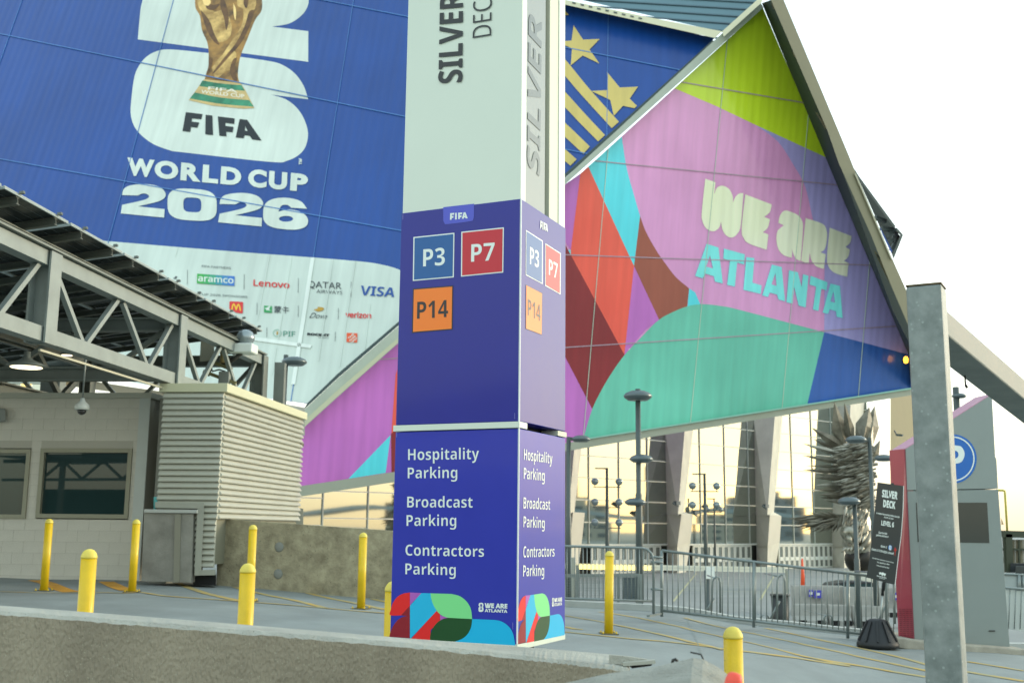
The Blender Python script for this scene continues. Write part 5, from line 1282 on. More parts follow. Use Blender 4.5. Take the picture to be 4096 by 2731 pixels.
# ================================================================ STREET LAMPS
m_lp = mat('lamp_post_grey', '#4c5553', .45, metal=.2, var=.08, vscale=2); m_lh = mat('lamp_head_grey', '#5a6668', .3, metal=.3)
def head(parent, c, r, flat=.58):
    mb = MB(); mb.lathe(c, [(.02 * r, -flat * r * .45), (.7 * r, -flat * r * .42), (.96 * r, -flat * r * .1), (r, flat * r * .1), (.85 * r, flat * r * .42), (.5 * r, flat * r * .68), (.03 * r, flat * r * .78)], 20)
    h_ = part('lamp_head', mb, m_lh, parent)
    mb = MB(); mb.lathe(c, [(.5 * r, -flat * r * .47), (.5 * r, -flat * r * .44)], 16); part('lamp_lens', mb, mat('lens_grey', '#9aa3a0', .3), h_)
def lamp_post(label, x, ytop, xbot, ybot, Y, rad, heads, zb=None, grp=None):
    t_ = atY(*DSP(x, ytop), Y); b_ = t_.copy(); b_.z = PLAZA if zb is None else zb
    t = thing('street_lamp', label, 'street lamp', b_, grp)
    mb = MB(); mb.lathe(b_, [(rad * 1.15, 0), (rad * 1.1, (t_.z - b_.z) * .55), (rad * .85, (t_.z - b_.z) * .56), (rad * .85, t_.z - b_.z)], 12); part('pole', mb, m_lp, t)
    for hx, hy, r in heads:
        c = atY(*DSP(hx, hy), Y); head(t, c, r)
        mb = MB(); mb.bar(Vector((t_.x, t_.y, c.z + .02)), Vector((c.x, c.y, c.z + .02)), rad * 1.3); part('lamp_arm', mb, m_lp, t)
    return t
lamp_post('tall dark street lamp with discs stacked on one pole standing behind the crowd barrier gap', 1465, 893, 0, 0, 47, .13, [(1465, 911, .61), (1473, 1055, .5), (1459, 1154, .45)])
lamp_post('street lamp with one short arm head just right of the pylon sign', 1306, 1003, 0, 0, 52, .12, [(1334, 1009, .45)])
lamp_post('street lamp with a round disc head rising behind the louvred enclosure', 657, 815, 0, 0, 33, .085, [(676, 832, .38)])
lamp_post('street lamp in front of the bird statue with head turned left', 1997, 1005, 0, 0, 46, .10, [(1966, 1011, .44)])
lamp_post('shorter street lamp before the bird statue with broad centred head', 1962, 1140, 0, 0, 44, .105, [(1950, 1152, .44)])
lamp_post('street lamp partly hidden behind the pink edge of the parking kiosk', 2068, 1045, 0, 0, 60, .11, [(2030, 1053, .5)])
lamp_post('dark lamp head poking out right of the galvanised post top', 2195, 889, 0, 0, 40, .13, [(2203, 910, .26)])
for n_, (x, yt, Y, tiers, lab) in enumerate(((1394, 1074, 88, (1118, 1165, 1212), 'floodlight mast with three pairs of globe lights nearer the pylon'), (1618, 1087, 88, (1128, 1172), 'floodlight mast with two pairs of globe lights between the concrete columns'), (1640, 1144, 112, (1176,), 'small distant lamp mast between the concrete columns'))):
    sc_ = 1 if n_ < 2 else .7
    t_ = atY(*DSP(x, yt), Y); b_ = t_.copy(); b_.z = PLAZA
    t = thing('floodlight_mast', lab, 'floodlight mast', b_)
    mb = MB(); mb.lathe(b_, [(.17 * sc_, 0), (.15 * sc_, 3), (.10 * sc_, t_.z - b_.z)], 10); part('pole', mb, m_lp, t)
    mb = MB(); mb.bar(t_ - Vector((.95 * sc_, 0, .05)), t_ + Vector((.1, 0, -.05)), .16, .09); part('top_arm', mb, m_lp, t)
    for ty in tiers:
        c = atY(*DSP(x, ty), Y); w = .95 * sc_
        mb = MB(); mb.bar(c - Vector((w * 1.15, 0, 0)), c + Vector((w * 1.15, 0, 0)), .07); part('crossbar', mb, m_lp, t)
        for s_ in (-1, 1):
            g = c + Vector((s_ * w, -.1, .42 * sc_)); mb = MB()
            mb.lathe(g, [(.02, -.3), (.2, -.22), (.29, -.05), (.3, .06), (.22, .22), (.02, .3)], 12, sx=sc_, sy=sc_); q_ = part('globe_light', mb, mat('globe_grey', '#8e999b', .25, metal=.5), t)
            mb = MB(); mb.bar(c + Vector((s_ * w, 0, 0)), g - Vector((0, 0, .25 * sc_)), .05); part('light_stem', mb, m_lp, t)

# ================================================================ CROWD BARRIERS AND RAILING
m_rl = mat('barrier_galvanised', '#7f8987', .4, metal=.45, var=.1, vscale=6)
def onr(x, y, Y): return atY(*C9(x, y), Y)
Yb = 18.2
bar1 = thing('crowd_barrier', 'galvanised crowd barrier with rounded corner between the pylon and the leaning bollard', 'barrier', onr(360, 1130, Yb))
P1 = Plane(onr(360, 900, Yb), Vector((1, .02, 0)), bz)
def p1(x, y): return P1.hit(*C9(x, y))
mb = MB(); mb.tube([p1(-260, 728), p1(90, 735), p1(560, 746), p1(590, 755), p1(618, 780), p1(630, 820), p1(630, 1152)], .021, 10); part('frame_tube', mb, m_rl, bar1)
mb = MB(); mb.tube([p1(-260, 1040), p1(628, 1069)], .019, 8); part('bottom_rail', mb, m_rl, bar1)
xx = -240
while xx < 610:
    mb = MB(); yt = 738 + max(0, xx - 90) * .02; mb.tube([p1(xx, yt), p1(xx, 1048 + (xx - 90) * .037)], .0075, 6); part('bar', mb, m_rl, bar1); xx += 24.5
mb = MB(); c = p1(630, 1152); mb.bar(c + Vector((-.12, -.28, 0)), c + Vector((.14, .28, .0)), .05, .03); part('foot', mb, m_rl, bar1)
for yy in (800, 995, 830):
    mb = MB(); mb.tube([p1(612, yy), p1(685, yy + 4)], .018, 8); part('hook', mb, m_rl, bar1)
P2 = Plane(onr(680, 900, 18.9), (onr(1825, 900, 18.4) - onr(680, 900, 18.9)), bz)
def p2(x, y): return P2.hit(*C9(x, y))
rail = thing('railing', 'grey steel railing with vertical bars running down the ramp from the barrier to the kiosk', 'railing', p2(1240, 1215))
def tl2(x): return 762 + (x - 680) * .1215
def bl2(x): return 1125 + (x - 680) * .1165
XE = 2250
mb = MB(); mb.tube([p2(678, tl2(678)), p2(XE, tl2(XE))], .024, 10); part('top_rail', mb, m_rl, rail)
mb = MB(); mb.tube([p2(678, bl2(678)), p2(XE, bl2(XE))], .022, 10); part('bottom_rail', mb, m_rl, rail)
for x in (680, 1240, 1812):
    mb = MB(); mb.tube([p2(x, tl2(x)), p2(x, bl2(x) + 38)], .026, 10); part('post', mb, m_rl, rail)
x = 713
while x < XE:
    if min(abs(x - q) for q in (1240, 1812)) > 10:
        mb = MB(); mb.tube([p2(x, tl2(x)), p2(x, bl2(x))], .0085, 6); part('bar', mb, m_rl, rail)
    x += 33.6
# crowd barriers seen end-on behind the railing
eb = thing('barrier_end', '', 'barrier', (0, 0, 0), 'crowd barriers parked end-on behind the railing')
mb = MB(); pts = [(-.09, 0, 0), (-.05, 0, .95), (-.03, 0, 1.04), (.02, 0, 1.09), (.07, 0, 1.06), (.09, 0, .95), (.08, 0, .1)]
mb.tube([Vector(p) for p in pts], .02, 8); part('loop', mb, m_rl, eb)
mb = MB(); mb.tube([Vector((-.28, .1, 0)), Vector((-.02, 0, .55))], .02, 6); part('leg', mb, m_rl, eb)
mb = MB(); mb.tube([Vector((0, 1.9, 1.05)), Vector((0, 0, 1.05))], .018, 6); part('side_rail', mb, m_rl, eb)
for i, (x, y, Y, sc_, lab) in enumerate(((1010, 1185, 21, .72, 'crowd barrier seen end-on behind the left half of the railing'), (1408, 1235, 21.2, .9, 'crowd barrier seen end-on behind the railing by the black bin'), (1690, 1275, 20.4, .32, 'low loop of a barrier foot under the railing left of the grey sign base'), (1302, 1228, 20.8, .2, 'tiny barrier foot loop under the railing middle'), (2075, 1240, 20.0, .9, 'crowd barrier seen end-on beside the black weighted sign base'))):
    p = onr(x, y, Y); o = eb if i == 0 else copy_tree(eb); o.location = p; o.scale = (1, .7, sc_); o['label'] = lab; o.rotation_euler = (0, 0, R(-4 + i * 3))
# mesh gate low on the left, between sign and lamp
P3 = Plane(onr(300, 1000, 21), Vector((1, 0, 0)), bz)
def p3(x, y): return P3.hit(*C9(x, y))
mg = thing('mesh_gate', 'low steel mesh gate behind the crowd barrier right of the pylon', 'gate', p3(300, 1135))
for a, b, w in (((-60, 915), (545, 912), .06), ((-60, 1135), (545, 1135), .05), ((545, 905), (545, 1138), .09), ((415, 915), (415, 1135), .05), ((165, 850), (165, 1135), .04), ((-20, 915), (-20, 1135), .06)):
    mb = MB(); mb.bar(p3(*a), p3(*b), w); part('frame_bar', mb, m_rl, mg)
mb = MB()
for i in range(50): mb.bar(p3(-60 + i * 12, 915), p3(-60 + i * 12, 1135), .004)
for i in range(14): mb.bar(p3(-60, 930 + i * 15), p3(540, 930 + i * 15), .004)
part('mesh_wires', mb, m_rl, mg, kind='stuff')
mb = MB(); q = [(440, 925), (540, 925), (540, 1060), (440, 1060)]; mb.quadbox([P3.hit(*C9(*p), -.1) for p in q], [P3.hit(*C9(*p), -.35) for p in q]); part('control_panel', mb, mat('panel_blue_grey', '#5d6d74', .5), mg)

# boom gate: long pale arm with yellow tape stretch given a glow, small post with a paper
def pm(x, y, Y=58): return atY(*C9(x, y), Y)
boom = thing('boom_arm', 'long white boom gate arm crossing the plaza with a bright yellow stretch at its left', 'boom gate', pm(900, 930))
for y0, y1 in ((848, 872), (862, 888)):
    mb = MB(); mb.bar(pm(90, y0), pm(1430, y1), .09, .14); part('arm_rail', mb, mat('boom_white', '#d9d6c2', .5), boom)
mb = MB(); mb.bar(pm(175, 862, 57.8), pm(610, 870, 57.8), .12, .2); part('yellow_strip', mb, mat('boom_glow_yellow_tape', '#ffe48a', .4, emit='#ffdf78', estr=.55), boom)  # tape, not a lamp: emission stands in for its brightness
mb = MB(); c = pm(130, 900); c2 = Vector((c.x, c.y, PLAZA)); mb.bar(c2, c + Vector((0, 0, .8)), .4); part('boom_housing', mb, m_fx, boom)
mb = MB(); c = pm(1440, 880); mb.bar(Vector((c.x, c.y, PLAZA)), c, .12); part('boom_rest', mb, m_fx, boom)
c = atY(*C9(957, 1010), 47); c.z = PLAZA
st_ = thing('stand_post', 'grey traffic stand with a white paper notice in the middle of the plaza', 'stand', c)
hp = atY(*C9(957, 880), 47).z
mb = MB(); mb.lathe(c, [(.30, 0), (.28, .08), (.12, .14), (.12, hp - PLAZA)], 12); part('stand_pole', mb, m_lp, st_)
mb = MB(); mb.box(Vector((c.x + .1, c.y - .16, hp - .1)), .38, .03, .5); part('notice', mb, mat('paper_white', '#dfe3da', .6), st_)
# lane lines on the plaza
mb = MB()
def pz(x, y): return atZ(*C9(x, y), PLAZA + .012)
for a, b in (((890, 900), (750, 1070)), ((690, 1000), (1400, 1015)), ((1360, 920), (1280, 1060))):
    A0_, B0_ = pz(*a), pz(*b); d_ = (B0_ - A0_).normalized(); s_ = Vector((d_.y, -d_.x, 0)) * .07
    mb.face([A0_ - s_, A0_ + s_, B0_ + s_, B0_ - s_])
part('plaza_line', mb, mat('plaza_line_paint', '#b3b08a', .7), kind='structure')

# black bin, concrete blocks, dark car, cone
c = atY(*C9(1404, 1190), 42); c.z = PLAZA; hb = atY(*C9(1404, 1036), 42).z - PLAZA
binn = thing('litter_bin', 'black round litter bin behind the railing left of the concrete blocks', 'bin', c)
mb = MB(); mb.lathe(c, [(.28, 0), (.34, hb)], 16); part('bin_body', mb, mat('bin_black', '#1e2321', .5), binn)
mb = MB(); mb.lathe(c + Vector((0, 0, hb)), [(.37, 0), (.37, .06), (.30, .08)], 16); part('bin_rim', mb, mat('bin_black2', '#2d3331', .4), binn)
m_jb = mat('block_concrete', (.33, .33, .30), .85, var=.15, vscale=2, bump=.3, bscale=20)
def block(px0, px1, yb, yt, Y, lab, sgn=None):
    a = atY(*C9(px0, yb), Y); b = atY(*C9(px1, yb), Y); zt = atY(*C9(px0, yt), Y).z; w = b.x - a.x; h_ = zt - a.z; x0 = a.x; z0 = a.z
    t = thing('concrete_block', lab, 'concrete block', Vector((x0 + w / 2, Y + .4, z0)), 'concrete barrier blocks behind the railing')
    pr = [(0, 0), (0, .18), (.16, .36), (.2, h_ - .06), (.22, h_), (.5, h_), (.52, h_ - .06), (.56, .36), (.72, .18), (.72, 0)]
    A_ = [Vector((x0, Y + p, z0 + q)) for p, q in pr]; B_ = [Vector((x0 + w, Y + p, z0 + q)) for p, q in pr]
    mb = MB(); mb.quadbox(A_, B_); part('block_body', mb, m_jb, t)
    for q in (.2, .8):
        mb = MB(); mb.box(Vector((x0 + w * q, Y - .01, z0 + .1)), .3, .1, .2); part('fork_slot', mb, mat('gap_black', '#0c0e0e', .8), t)
    for (sx0, sx1, sy0, sy1) in sgn or ():
        m_ = MB(); q = [C9(sx0, sy0), C9(sx1, sy0), C9(sx1, sy1), C9(sx0, sy1)]
        m_.quadbox([atY(*p, Y + .10) for p in q], [atY(*p, Y - .02) for p in q]); s1 = part('blue_notice', m_, mat('notice_indigo', '#4340b4', .5), t)
        cx_, cy_ = (sx0 + sx1) / 2, (sy0 + sy1) / 2; q = [C9(cx_ - 9, cy_ - 8), C9(cx_ + 9, cy_ - 8), C9(cx_ + 9, cy_ + 8), C9(cx_ - 9, cy_ + 8)]
        m_ = MB(); m_.quadbox([atY(*p, Y - .02) for p in q], [atY(*p, Y - .04) for p in q]); part('notice_square', m_, mat('paper_white', '#dfe3da', .6), s1)
    return t
block(1490, 1800, 1165, 975, 49, 'long concrete barrier with blue notices topmost in the rear row', [(1575, 1600, 1000, 1042), (1608, 1658, 1003, 1050)])
block(1805, 2160, 1165, 985, 48.6, 'concrete barrier in the rear row behind the leaning black sign', [(2095, 2125, 1018, 1062), (2135, 2170, 1022, 1068)])
block(1500, 1690, 1215, 1090, 46, 'low concrete block in the front row left end beside the bin')
block(1712, 1840, 1218, 1095, 45.8, 'low concrete block in the front row middle')
block(1860, 2070, 1222, 1100, 45.6, 'low concrete block in the front row right end by the sign base')
# dark parked car beyond the blocks
cx0 = atY(*C9(1540, 970), 56); cx1 = atY(*C9(1960, 985), 56)
car = thing('parked_car', 'dark car parked beyond the concrete blocks with only its roofline showing', 'car', Vector(((cx0.x + cx1.x) / 2, 56.8, PLAZA)))
Lc = 5.0; xr = cx0.x
prof = [(0, .35), (0, .75), (.25, .92), (1.0, 1.02), (1.55, 1.5), (2.2, 1.62), (3.4, 1.6), (4.2, 1.12), (4.9, 1.0), (5.0, .7), (5.0, .35)]
mb = MB(); mb.quadbox([Vector((xr + x_, 56, PLAZA + z_)) for x_, z_ in prof], [Vector((xr + x_, 57.8, PLAZA + z_)) for x_, z_ in prof]); part('body', mb, mat('car_black', '#14181a', .5), car, bev=.06)
mb = MB(); q = [(1.2, 1.1), (1.65, 1.46), (3.3, 1.52), (3.95, 1.12)]; mb.quadbox([Vector((xr + a, 55.97, PLAZA + b)) for a, b in q], [Vector((xr + a, 57.83, PLAZA + b)) for a, b in q]); part('side_window', mb, m_wg, car)
for wx in (1.0, 4.0):
    mb = MB(); mb.tube([Vector((xr + wx, 55.95, PLAZA + .34)), Vector((xr + wx, 57.85, PLAZA + .34))], .34, 16); part('wheel', mb, mat('tyre', '#0f0f0f', .8), car)
c = atY(*C9(1537, 895), 75); c.z = PLAZA; hc = atY(*C9(1535, 812), 75).z - PLAZA
cone = thing('traffic_cone', 'tall orange delineator cone before the glass doors', 'cone', c)
mb = MB(); mb.box(c + Vector((0, 0, .04)), .6, .6, .08); part('base', mb, rust, cone)
mb = MB(); mb.lathe(c, [(.2, .08), (.11, hc * .6), (.06, hc), (.01, hc + .03)], 12); part('cone_body', mb, mat('cone_orange', '#e4532a', .5), cone)

# ================================================================ BIRD STATUE
YS = 82
def bs(x, y, o=0): return atY(*C13(x, y), YS + o)
m_fe = mat('statue_steel', '#868272', .4, metal=.4, var=.2, vscale=1.2, col2='#535044')
m_fe2 = mat('statue_steel_bright', '#b4b2a4', .3, metal=.6, var=.2, vscale=1.2, col2='#6a6858')
cb_ = bs(660, 1440); cb_.z = PLAZA
stt = thing('bird_statue', 'giant steel bird statue with blade feathers on a ball before the glass wall', 'statue', cb_)
def feather(b, t, w, o=0, o2=None, m=None, par=None):
    B_, T_ = bs(b[0], b[1], o), bs(t[0], t[1], o if o2 is None else o2); d = (T_ - B_); L = d.length; d.normalize()
    sd_ = d.cross(Vector((0, 1, 0))).normalized(); w = w * .5102 / F * YS
    nrm = Vector((0, -1, 0)) * w * .28
    mid = B_ + d * L * random.uniform(.35, .5)
    mb = MB(); mb.v = [B_ - sd_ * w * .3, B_ + sd_ * w * .3, mid + sd_ * w * .5, T_, mid - sd_ * w * .5, B_ + nrm, mid + nrm, B_ - nrm * .4, mid - nrm * .4]
    mb.f = [[0, 5, 6, 4], [5, 1, 2, 6], [4, 6, 3], [6, 2, 3], [0, 4, 8, 7], [7, 8, 2, 1], [4, 3, 8], [8, 3, 2], [0, 7, 1, 5]]; mb.sm = [0] * 9
    return part('feather', mb, m or (m_fe2 if random.random() < .18 else m_fe), par or stt)
for b, t, w, o in (((530, 440), (463, 108), 125, -.5), ((600, 430), (543, 118), 85, -1), ((670, 450), (740, 148), 150, .5), ((735, 440), (782, 140), 120, 1), ((745, 590), (825, 408), 80, 0), ((720, 560), (835, 560), 30, 0.5),
                   ((540, 480), (284, 312), 85, -1), ((470, 490), (300, 400), 40, -.2), ((540, 530), (220, 438), 46, -1.2), ((540, 590), (214, 530), 44, -.8), ((540, 620), (236, 612), 22, -.3), ((570, 655), (216, 645), 46, -1.2), ((560, 700), (330, 680), 34, -.6),
                   ((580, 705), (308, 708), 48, -1), ((590, 760), (304, 765), 50, -1.2), ((590, 800), (318, 798), 50, -.9), ((600, 840), (340, 838), 52, -1.2), ((600, 870), (345, 858), 40, -.8), ((620, 900), (380, 880), 52, -1)):
    feather(b, t, w, 0, o)
# overlapping coverts over the wing body
for i in range(210):
    y = random.uniform(450, 930); cx_ = 625 + (y - 470) * .07; x = cx_ + random.uniform(-125, 115) * (1 - (y - 470) / 1500)
    L = random.uniform(80, 170); w = random.uniform(18, 36); a = random.uniform(-.35, .35)
    feather((x + L * .45, y - 8), (x - L * .55, y + math.sin(a) * 40 + 22 - (620 - y) * .05), w, -random.uniform(.3, 1.1), -random.uniform(.6, 1.6))
for i in range(26):
    y = random.uniform(560, 930); feather((700 + (y - 560) * .1, y - 20), (745 + (y - 560) * .11 + random.uniform(-10, 16), y + 22), 26, -.3, -.6)
mb = MB(); q = [bs(*p) for p in ((520, 470), (600, 430), (720, 440), (760, 560), (735, 700), (770, 900), (720, 980), (620, 950), (560, 840), (540, 700), (500, 600))]
mb.quadbox(q, [p + Vector((0, 1.4, 0)) for p in q]); part('wing_core', mb, m_fe, stt)
for i in range(40):
    t = random.random(); ang = random.uniform(-.1, 1)
    tip_ = (105 + 420 * random.random() ** 1.3, 0); tip_ = (tip_[0], 1060 + (tip_[0] - 105) * .19 + random.uniform(-50, 20))
    bx_ = min(530, tip_[0] + random.uniform(160, 260)); feather((bx_, 990 + random.uniform(0, 70)), tip_, random.uniform(20, 32), -.4, -1.2 - t, m_fe)
for t_ in ((105, 1065), (122, 1045), (118, 1100), (165, 1115), (215, 1128), (275, 1138), (330, 1140), (390, 1135), (450, 1120), (200, 1000), (260, 975), (330, 962), (400, 962)):
    feather((525, 1000 + random.uniform(-5, 50)), t_, 30, -.4, -1.3, m_fe)
# body: shaped trunk with facets
mb = MB(); mb.lathe(bs(640, 1120), [(.1, -3.0), (.9, -2.2), (1.45, -1.0), (1.5, .3), (1.2, 1.4), (.7, 2.1), (.2, 2.5)], 10, sx=.75, sy=.8); part('trunk', mb, m_fe2, stt)
for i in range(90):
    x = random.uniform(545, 735); y = random.uniform(960, 1180); feather((x, y - 30), (x - 20 + random.uniform(-16, 16), y + 40), 22, -1.6, -2.0, m_fe2 if random.random() < .6 else m_fe)
# head with hooked beak bending down left, legs and talons
mb = MB(); mb.lathe(bs(575, 1140, -1.6), [(.05, -.55), (.42, -.38), (.62, 0), (.5, .4), (.1, .6)], 10); part('head', mb, m_fe2, stt)
mb = MB(); mb.tube([bs(565, 1165, -1.9), bs(585, 1195, -2.1), bs(602, 1225, -2.1)], [.3, .2, .04], 8); part('beak', mb, m_fe2, stt)
for x in (600, 690):
    mb = MB(); mb.tube([bs(x + 20, 1150, -.6), bs(x + 12, 1220, -1.2), bs(x - 6, 1262, -1.7)], [.55, .4, .2], 8); lg = part('leg', mb, m_fe, stt)
    for q_ in (-1, 0, 1):
        mb = MB(); mb.tube([bs(x - 6, 1256, -1.7), bs(x - 30 + q_ * 26, 1262, -2.1), bs(x - 44 + q_ * 34, 1292, -2.15)], [.16, .13, .03], 6); part('talon', mb, m_fe2, lg)
mb = MB(); cB_ = bs(662, 1345); rB = 1.05; mb.lathe(cB_, [(rB * math.sin(a), -rB * math.cos(a)) for a in [math.pi * i / 14 for i in range(15)]], 24); part('ball', mb, mat('ball_dark_bronze', '#2b2924', .4, metal=.4), stt)
mb = MB(); mb.lathe(Vector((cB_.x, cB_.y, PLAZA)), [(1.2, 0), (1.15, cB_.z - rB - PLAZA + .25)], 20); part('plinth', mb, m_col, stt)

# ================================================================ PARKING KIOSK
Yk = 17.3
kb = atY(*C10(540, 1367), Yk); PK = Plane(kb, Vector((1, .03, 0)), bz)
def kp(x, y, o=0): return PK.hit(*C10(x, y), o)
kio = thing('parking_kiosk', 'tall grey parking kiosk with a slanted top, pink side and round blue P sign', 'kiosk', kp(760, 1390))
m_kg = mat('kiosk_grey', '#808a86', .45, var=.03, vscale=1.5); m_kg2 = mat('kiosk_grey_upper', '#87918d', .45, var=.03, vscale=1.5)
m_kr = mat('kiosk_red_side', '#a83347', .3, coat=1.0, var=.05, vscale=1.5)
dk = Vector((0, .55, 0)) 
lo = [(540, 1367), (990, 1402), (935, 656), (505, 664)]; hi = [(504, 660), (934, 652), (927, 515), (921, 500), (905, 208), (497, 466)]
mb = MB(); mb.quadbox([kp(*p) for p in lo], [kp(*p) + dk for p in lo]); part('lower_panel', mb, m_kg, kio, bev=.006)
mb = MB(); mb.quadbox([kp(*p) for p in hi], [kp(*p) + dk for p in hi]); part('upper_panel', mb, m_kg2, kio, bev=.006)
mb = MB(); mb.quadbox([kp(*p) for p in ((497, 466), (905, 208), (905, 204), (497, 461))], [kp(*p) + dk + Vector((-.04, 0, 0)) for p in ((497, 466), (905, 208), (905, 204), (497, 461))]); part('roof_edge', mb, mat('kiosk_pink_roof', '#c291a5', .4), kio)
# red left flank, set back along the left edge
fl = [(540, 1369), (498, 466), (422, 472), (465, 1352)]
def flank(x, y): 
    return None
a_t, a_b = kp(497, 466), kp(539, 1368)
PKs = Plane(a_b, Vector((-.35, .94, 0)), bz)
q = [kp(497, 466), kp(504, 660), kp(539, 1368)] + [PKs.hit(*C10(465, 1350)), PKs.hit(*C10(422, 471))]
mb = MB(); mb.quadbox([p + Vector((.004, .02, 0)) for p in q], [p + Vector((.12, .05, 0)) for p in q]); fk = part('red_flank', mb, m_kr, kio)
for r_ in range(15):
    for c_ in range(4):
        y = 1218 + r_ * 9.5 + c_ * .4; x = 466 + c_ * 17 + r_ * .35; mb = MB()
        q = [(x, y), (x + 11, y + .8), (x + 11, y + 3), (x, y + 2.2)]
        mb.quadbox([PKs.hit(*C10(*p), .006) for p in q], [PKs.hit(*C10(*p), -.0) for p in q]); part('vent_slot', mb, mat('slot_dark_red', '#5c1420', .6), fk)
mb = MB(); q = [(497, 466), (505, 664), (540, 1367), (535, 1366), (500, 664), (492, 468)]; mb.quadbox([kp(*p, .012) for p in q], [kp(*p, -.01) for p in q]); part('edge_trim', mb, mat('trim_dark_red', '#7c2c3c', .5), kio)
mb = MB(); q = [(547, 718), (882, 718), (893, 908), (555, 903)]; mb.quadbox([kp(*p, .006) for p in q], [kp(*p, -.02) for p in q]); part('display_screen', mb, mat('screen_dark', '#26302d', .22, coat=.4), kio)
q = ell(720, 512, 113, 116, 48); sheet('sign_disc', [[C10(*p) for p in q]], lambda x, y: PK.hit(x, y, .006), mat('kiosk_sign_blue', '#0f62b4', .4), kio)
sheet('sign_ring', [[C10(*p) for p in ell(720, 512, 103, 106, 48)], [C10(*p) for p in ell(720, 512, 97, 100, 48)][::-1]], lambda x, y: PK.hit(x, y, .010), mw, kio)
sheet('sign_letter', [smooth([C10(*p[:2]) + tuple(p[2:]) for p in ((668, 448), (730, 448), (762, 456, 1), (776, 490, 1), (762, 525, 1), (730, 536), (694, 536), (694, 586), (668, 586))]), smooth([C10(*p[:2]) + tuple(p[2:]) for p in ((694, 472), (694, 512), (728, 512), (742, 505, 1), (747, 492, 1), (742, 478, 1), (728, 472))])], lambda x, y: PK.hit(x, y, .010), mw, kio)
mb = MB(); mb.box(kp(905, 1322, .01), .09, .02, .012); part('keyhole_plate', mb, rust, kio)
mb = MB(); q = [atY(*C10(*p), 17.0) for p in ((455, 1352), (560, 1368), (1080, 1412), (1080, 1512), (450, 1400))]; mb.quadbox(q, [p + Vector((0, 1.6, 0)) for p in q])
single('kiosk_kerb', mb, mat('kerb_beige', (.33, .31, .25), .85, var=.2, vscale=5, bump=.4), 'raised beige concrete kerb island under the parking kiosk', 'kerb', bev=.02)

# ================================================================ LEANING SIGN ON WEIGHTED BASE
_g = gpt(368, 1405, C10); Yd = _g.y
PD = Plane(atY(*C14(440, 900), Yd), Vector((1, 0, 0)), bz)
def dp(x, y, o=0): return PD.hit(*C14(x, y), o)
sb_ = atY(*C10(368, 1405), Yd)
sd1 = thing('leaning_sign', 'tilted black parking direction sign board on a black weighted base', 'sign', sb_)
m_bd = mat('sign_board_black', '#1d2627', .35, coat=.3)
brd = smooth([(345, 245), (668, 290), (662, 560, 1), (638, 900, 1), (598, 1200, 1), (560, 1530), (205, 1437), (250, 1150, 1), (300, 700, 1)])
mb = MB(); mb.quadbox([dp(x, y) for x, y in brd], [dp(x, y, -.02) for x, y in brd]); part('board', mb, m_bd, sd1)
mb = MB(); q = [(668, 290), (663, 560), (640, 900), (600, 1200), (562, 1530), (570, 1532), (608, 1200), (648, 900), (672, 560), (677, 291)]; mb.quadbox([dp(x, y, -.005) for x, y in q], [dp(x, y, -.03) for x, y in q]); part('board_edge', mb, mw, sd1)
dpl = lambda x, y: PD.hit(x, y, .003)
for t, q, o_ in (('SILVER', ((405, 335), (400, 428), (594, 462), (600, 365)), .03), ('DECK', ((420, 462), (415, 555), (566, 580), (572, 487)), .03), ('12 ANDREW YOUNG INTERNATIONAL BLVD NW', ((328, 620), (326, 638), (620, 692), (622, 672)), .01),
              ('ATLANTA GA 30313', ((428, 672), (424, 690), (541, 712), (543, 694)), .01), ('LEVEL 6', ((396, 722), (391, 782), (549, 810), (553, 748)), .02), ('Scan for SMS', ((360, 860), (358, 884), (464, 902), (466, 880)), .01), ('parking assistance', ((330, 892), (328, 915), (481, 938), (483, 916)), .01),
              ('Gate 2', ((390, 1030), (386, 1058), (462, 1072), (466, 1044)), 0), ('Gates 3-4 Straight ahead', ((273, 1066), (268, 1094), (545, 1152), (549, 1124)), 0), ('Mercedes-Benz Stadium does not own this area', ((281, 1184), (279, 1198), (549, 1258), (551, 1246)), 0),
              ('Clear Bag Policy in effect', ((342, 1236), (339, 1252), (494, 1284), (497, 1268)), 0), ('No Re-entry until Two Times', ((336, 1276), (333, 1292), (488, 1326), (491, 1310)), 0), ('Mercedes-Benz', ((341, 1406), (338, 1424), (456, 1452), (459, 1434)), 0), ('STADIUM', ((368, 1436), (366, 1446), (434, 1462), (436, 1452)), 0)):
    text(sans(t), C14, q, dpl, mw, sd1, o_)
sheet('print_mark', [smooth([C14(*p) for p in ((362, 1380), (380, 1368), (395, 1378), (412, 1370), (430, 1385), (450, 1388), (446, 1412), (432, 1422), (420, 1402), (405, 1420), (390, 1395), (372, 1402))])], dpl, mw, sd1)
sheet('print_mark', [[C14(*p) for p in ell(503, 1064, 23, 33, 24)]], dpl, mat('access_blue', '#2f7fd0', .4), sd1)
text('♿', C14, ((492, 1044), (490, 1082), (516, 1088), (518, 1050)), lambda x, y: PD.hit(x, y, .005), mw, sd1, 0)
sheet('print_mark', [[C14(*p) for p in ((566, 1052), (588, 1100), (574, 1108), (566, 1170), (560, 1168), (562, 1108), (550, 1098))]], dpl, mat('arrow_red', '#a8201c', .4), sd1)
mb = MB(); mb.tube([dp(535, 255, -.03), dp(430, 1500, -.03), dp(420, 1600, -.03)], .022, 8); part('rear_pole', mb, mat('pole_black', '#15181a', .5), sd1)
pA, pB = atY(*C10(393, 1095), Yd + .05), atY(*C10(379, 1285), Yd + .02)
mb = MB(); mb.tube([pA, pA.lerp(pB, .32)], .022, 8); part('pole_sleeve', mb, mat('pole_black', '#15181a', .5), sd1)
mb = MB(); mb.tube([pA.lerp(pB, .3), pB], .014, 8); part('pole', mb, mat('pole_steel', '#a3aaa6', .35, metal=.6), sd1)
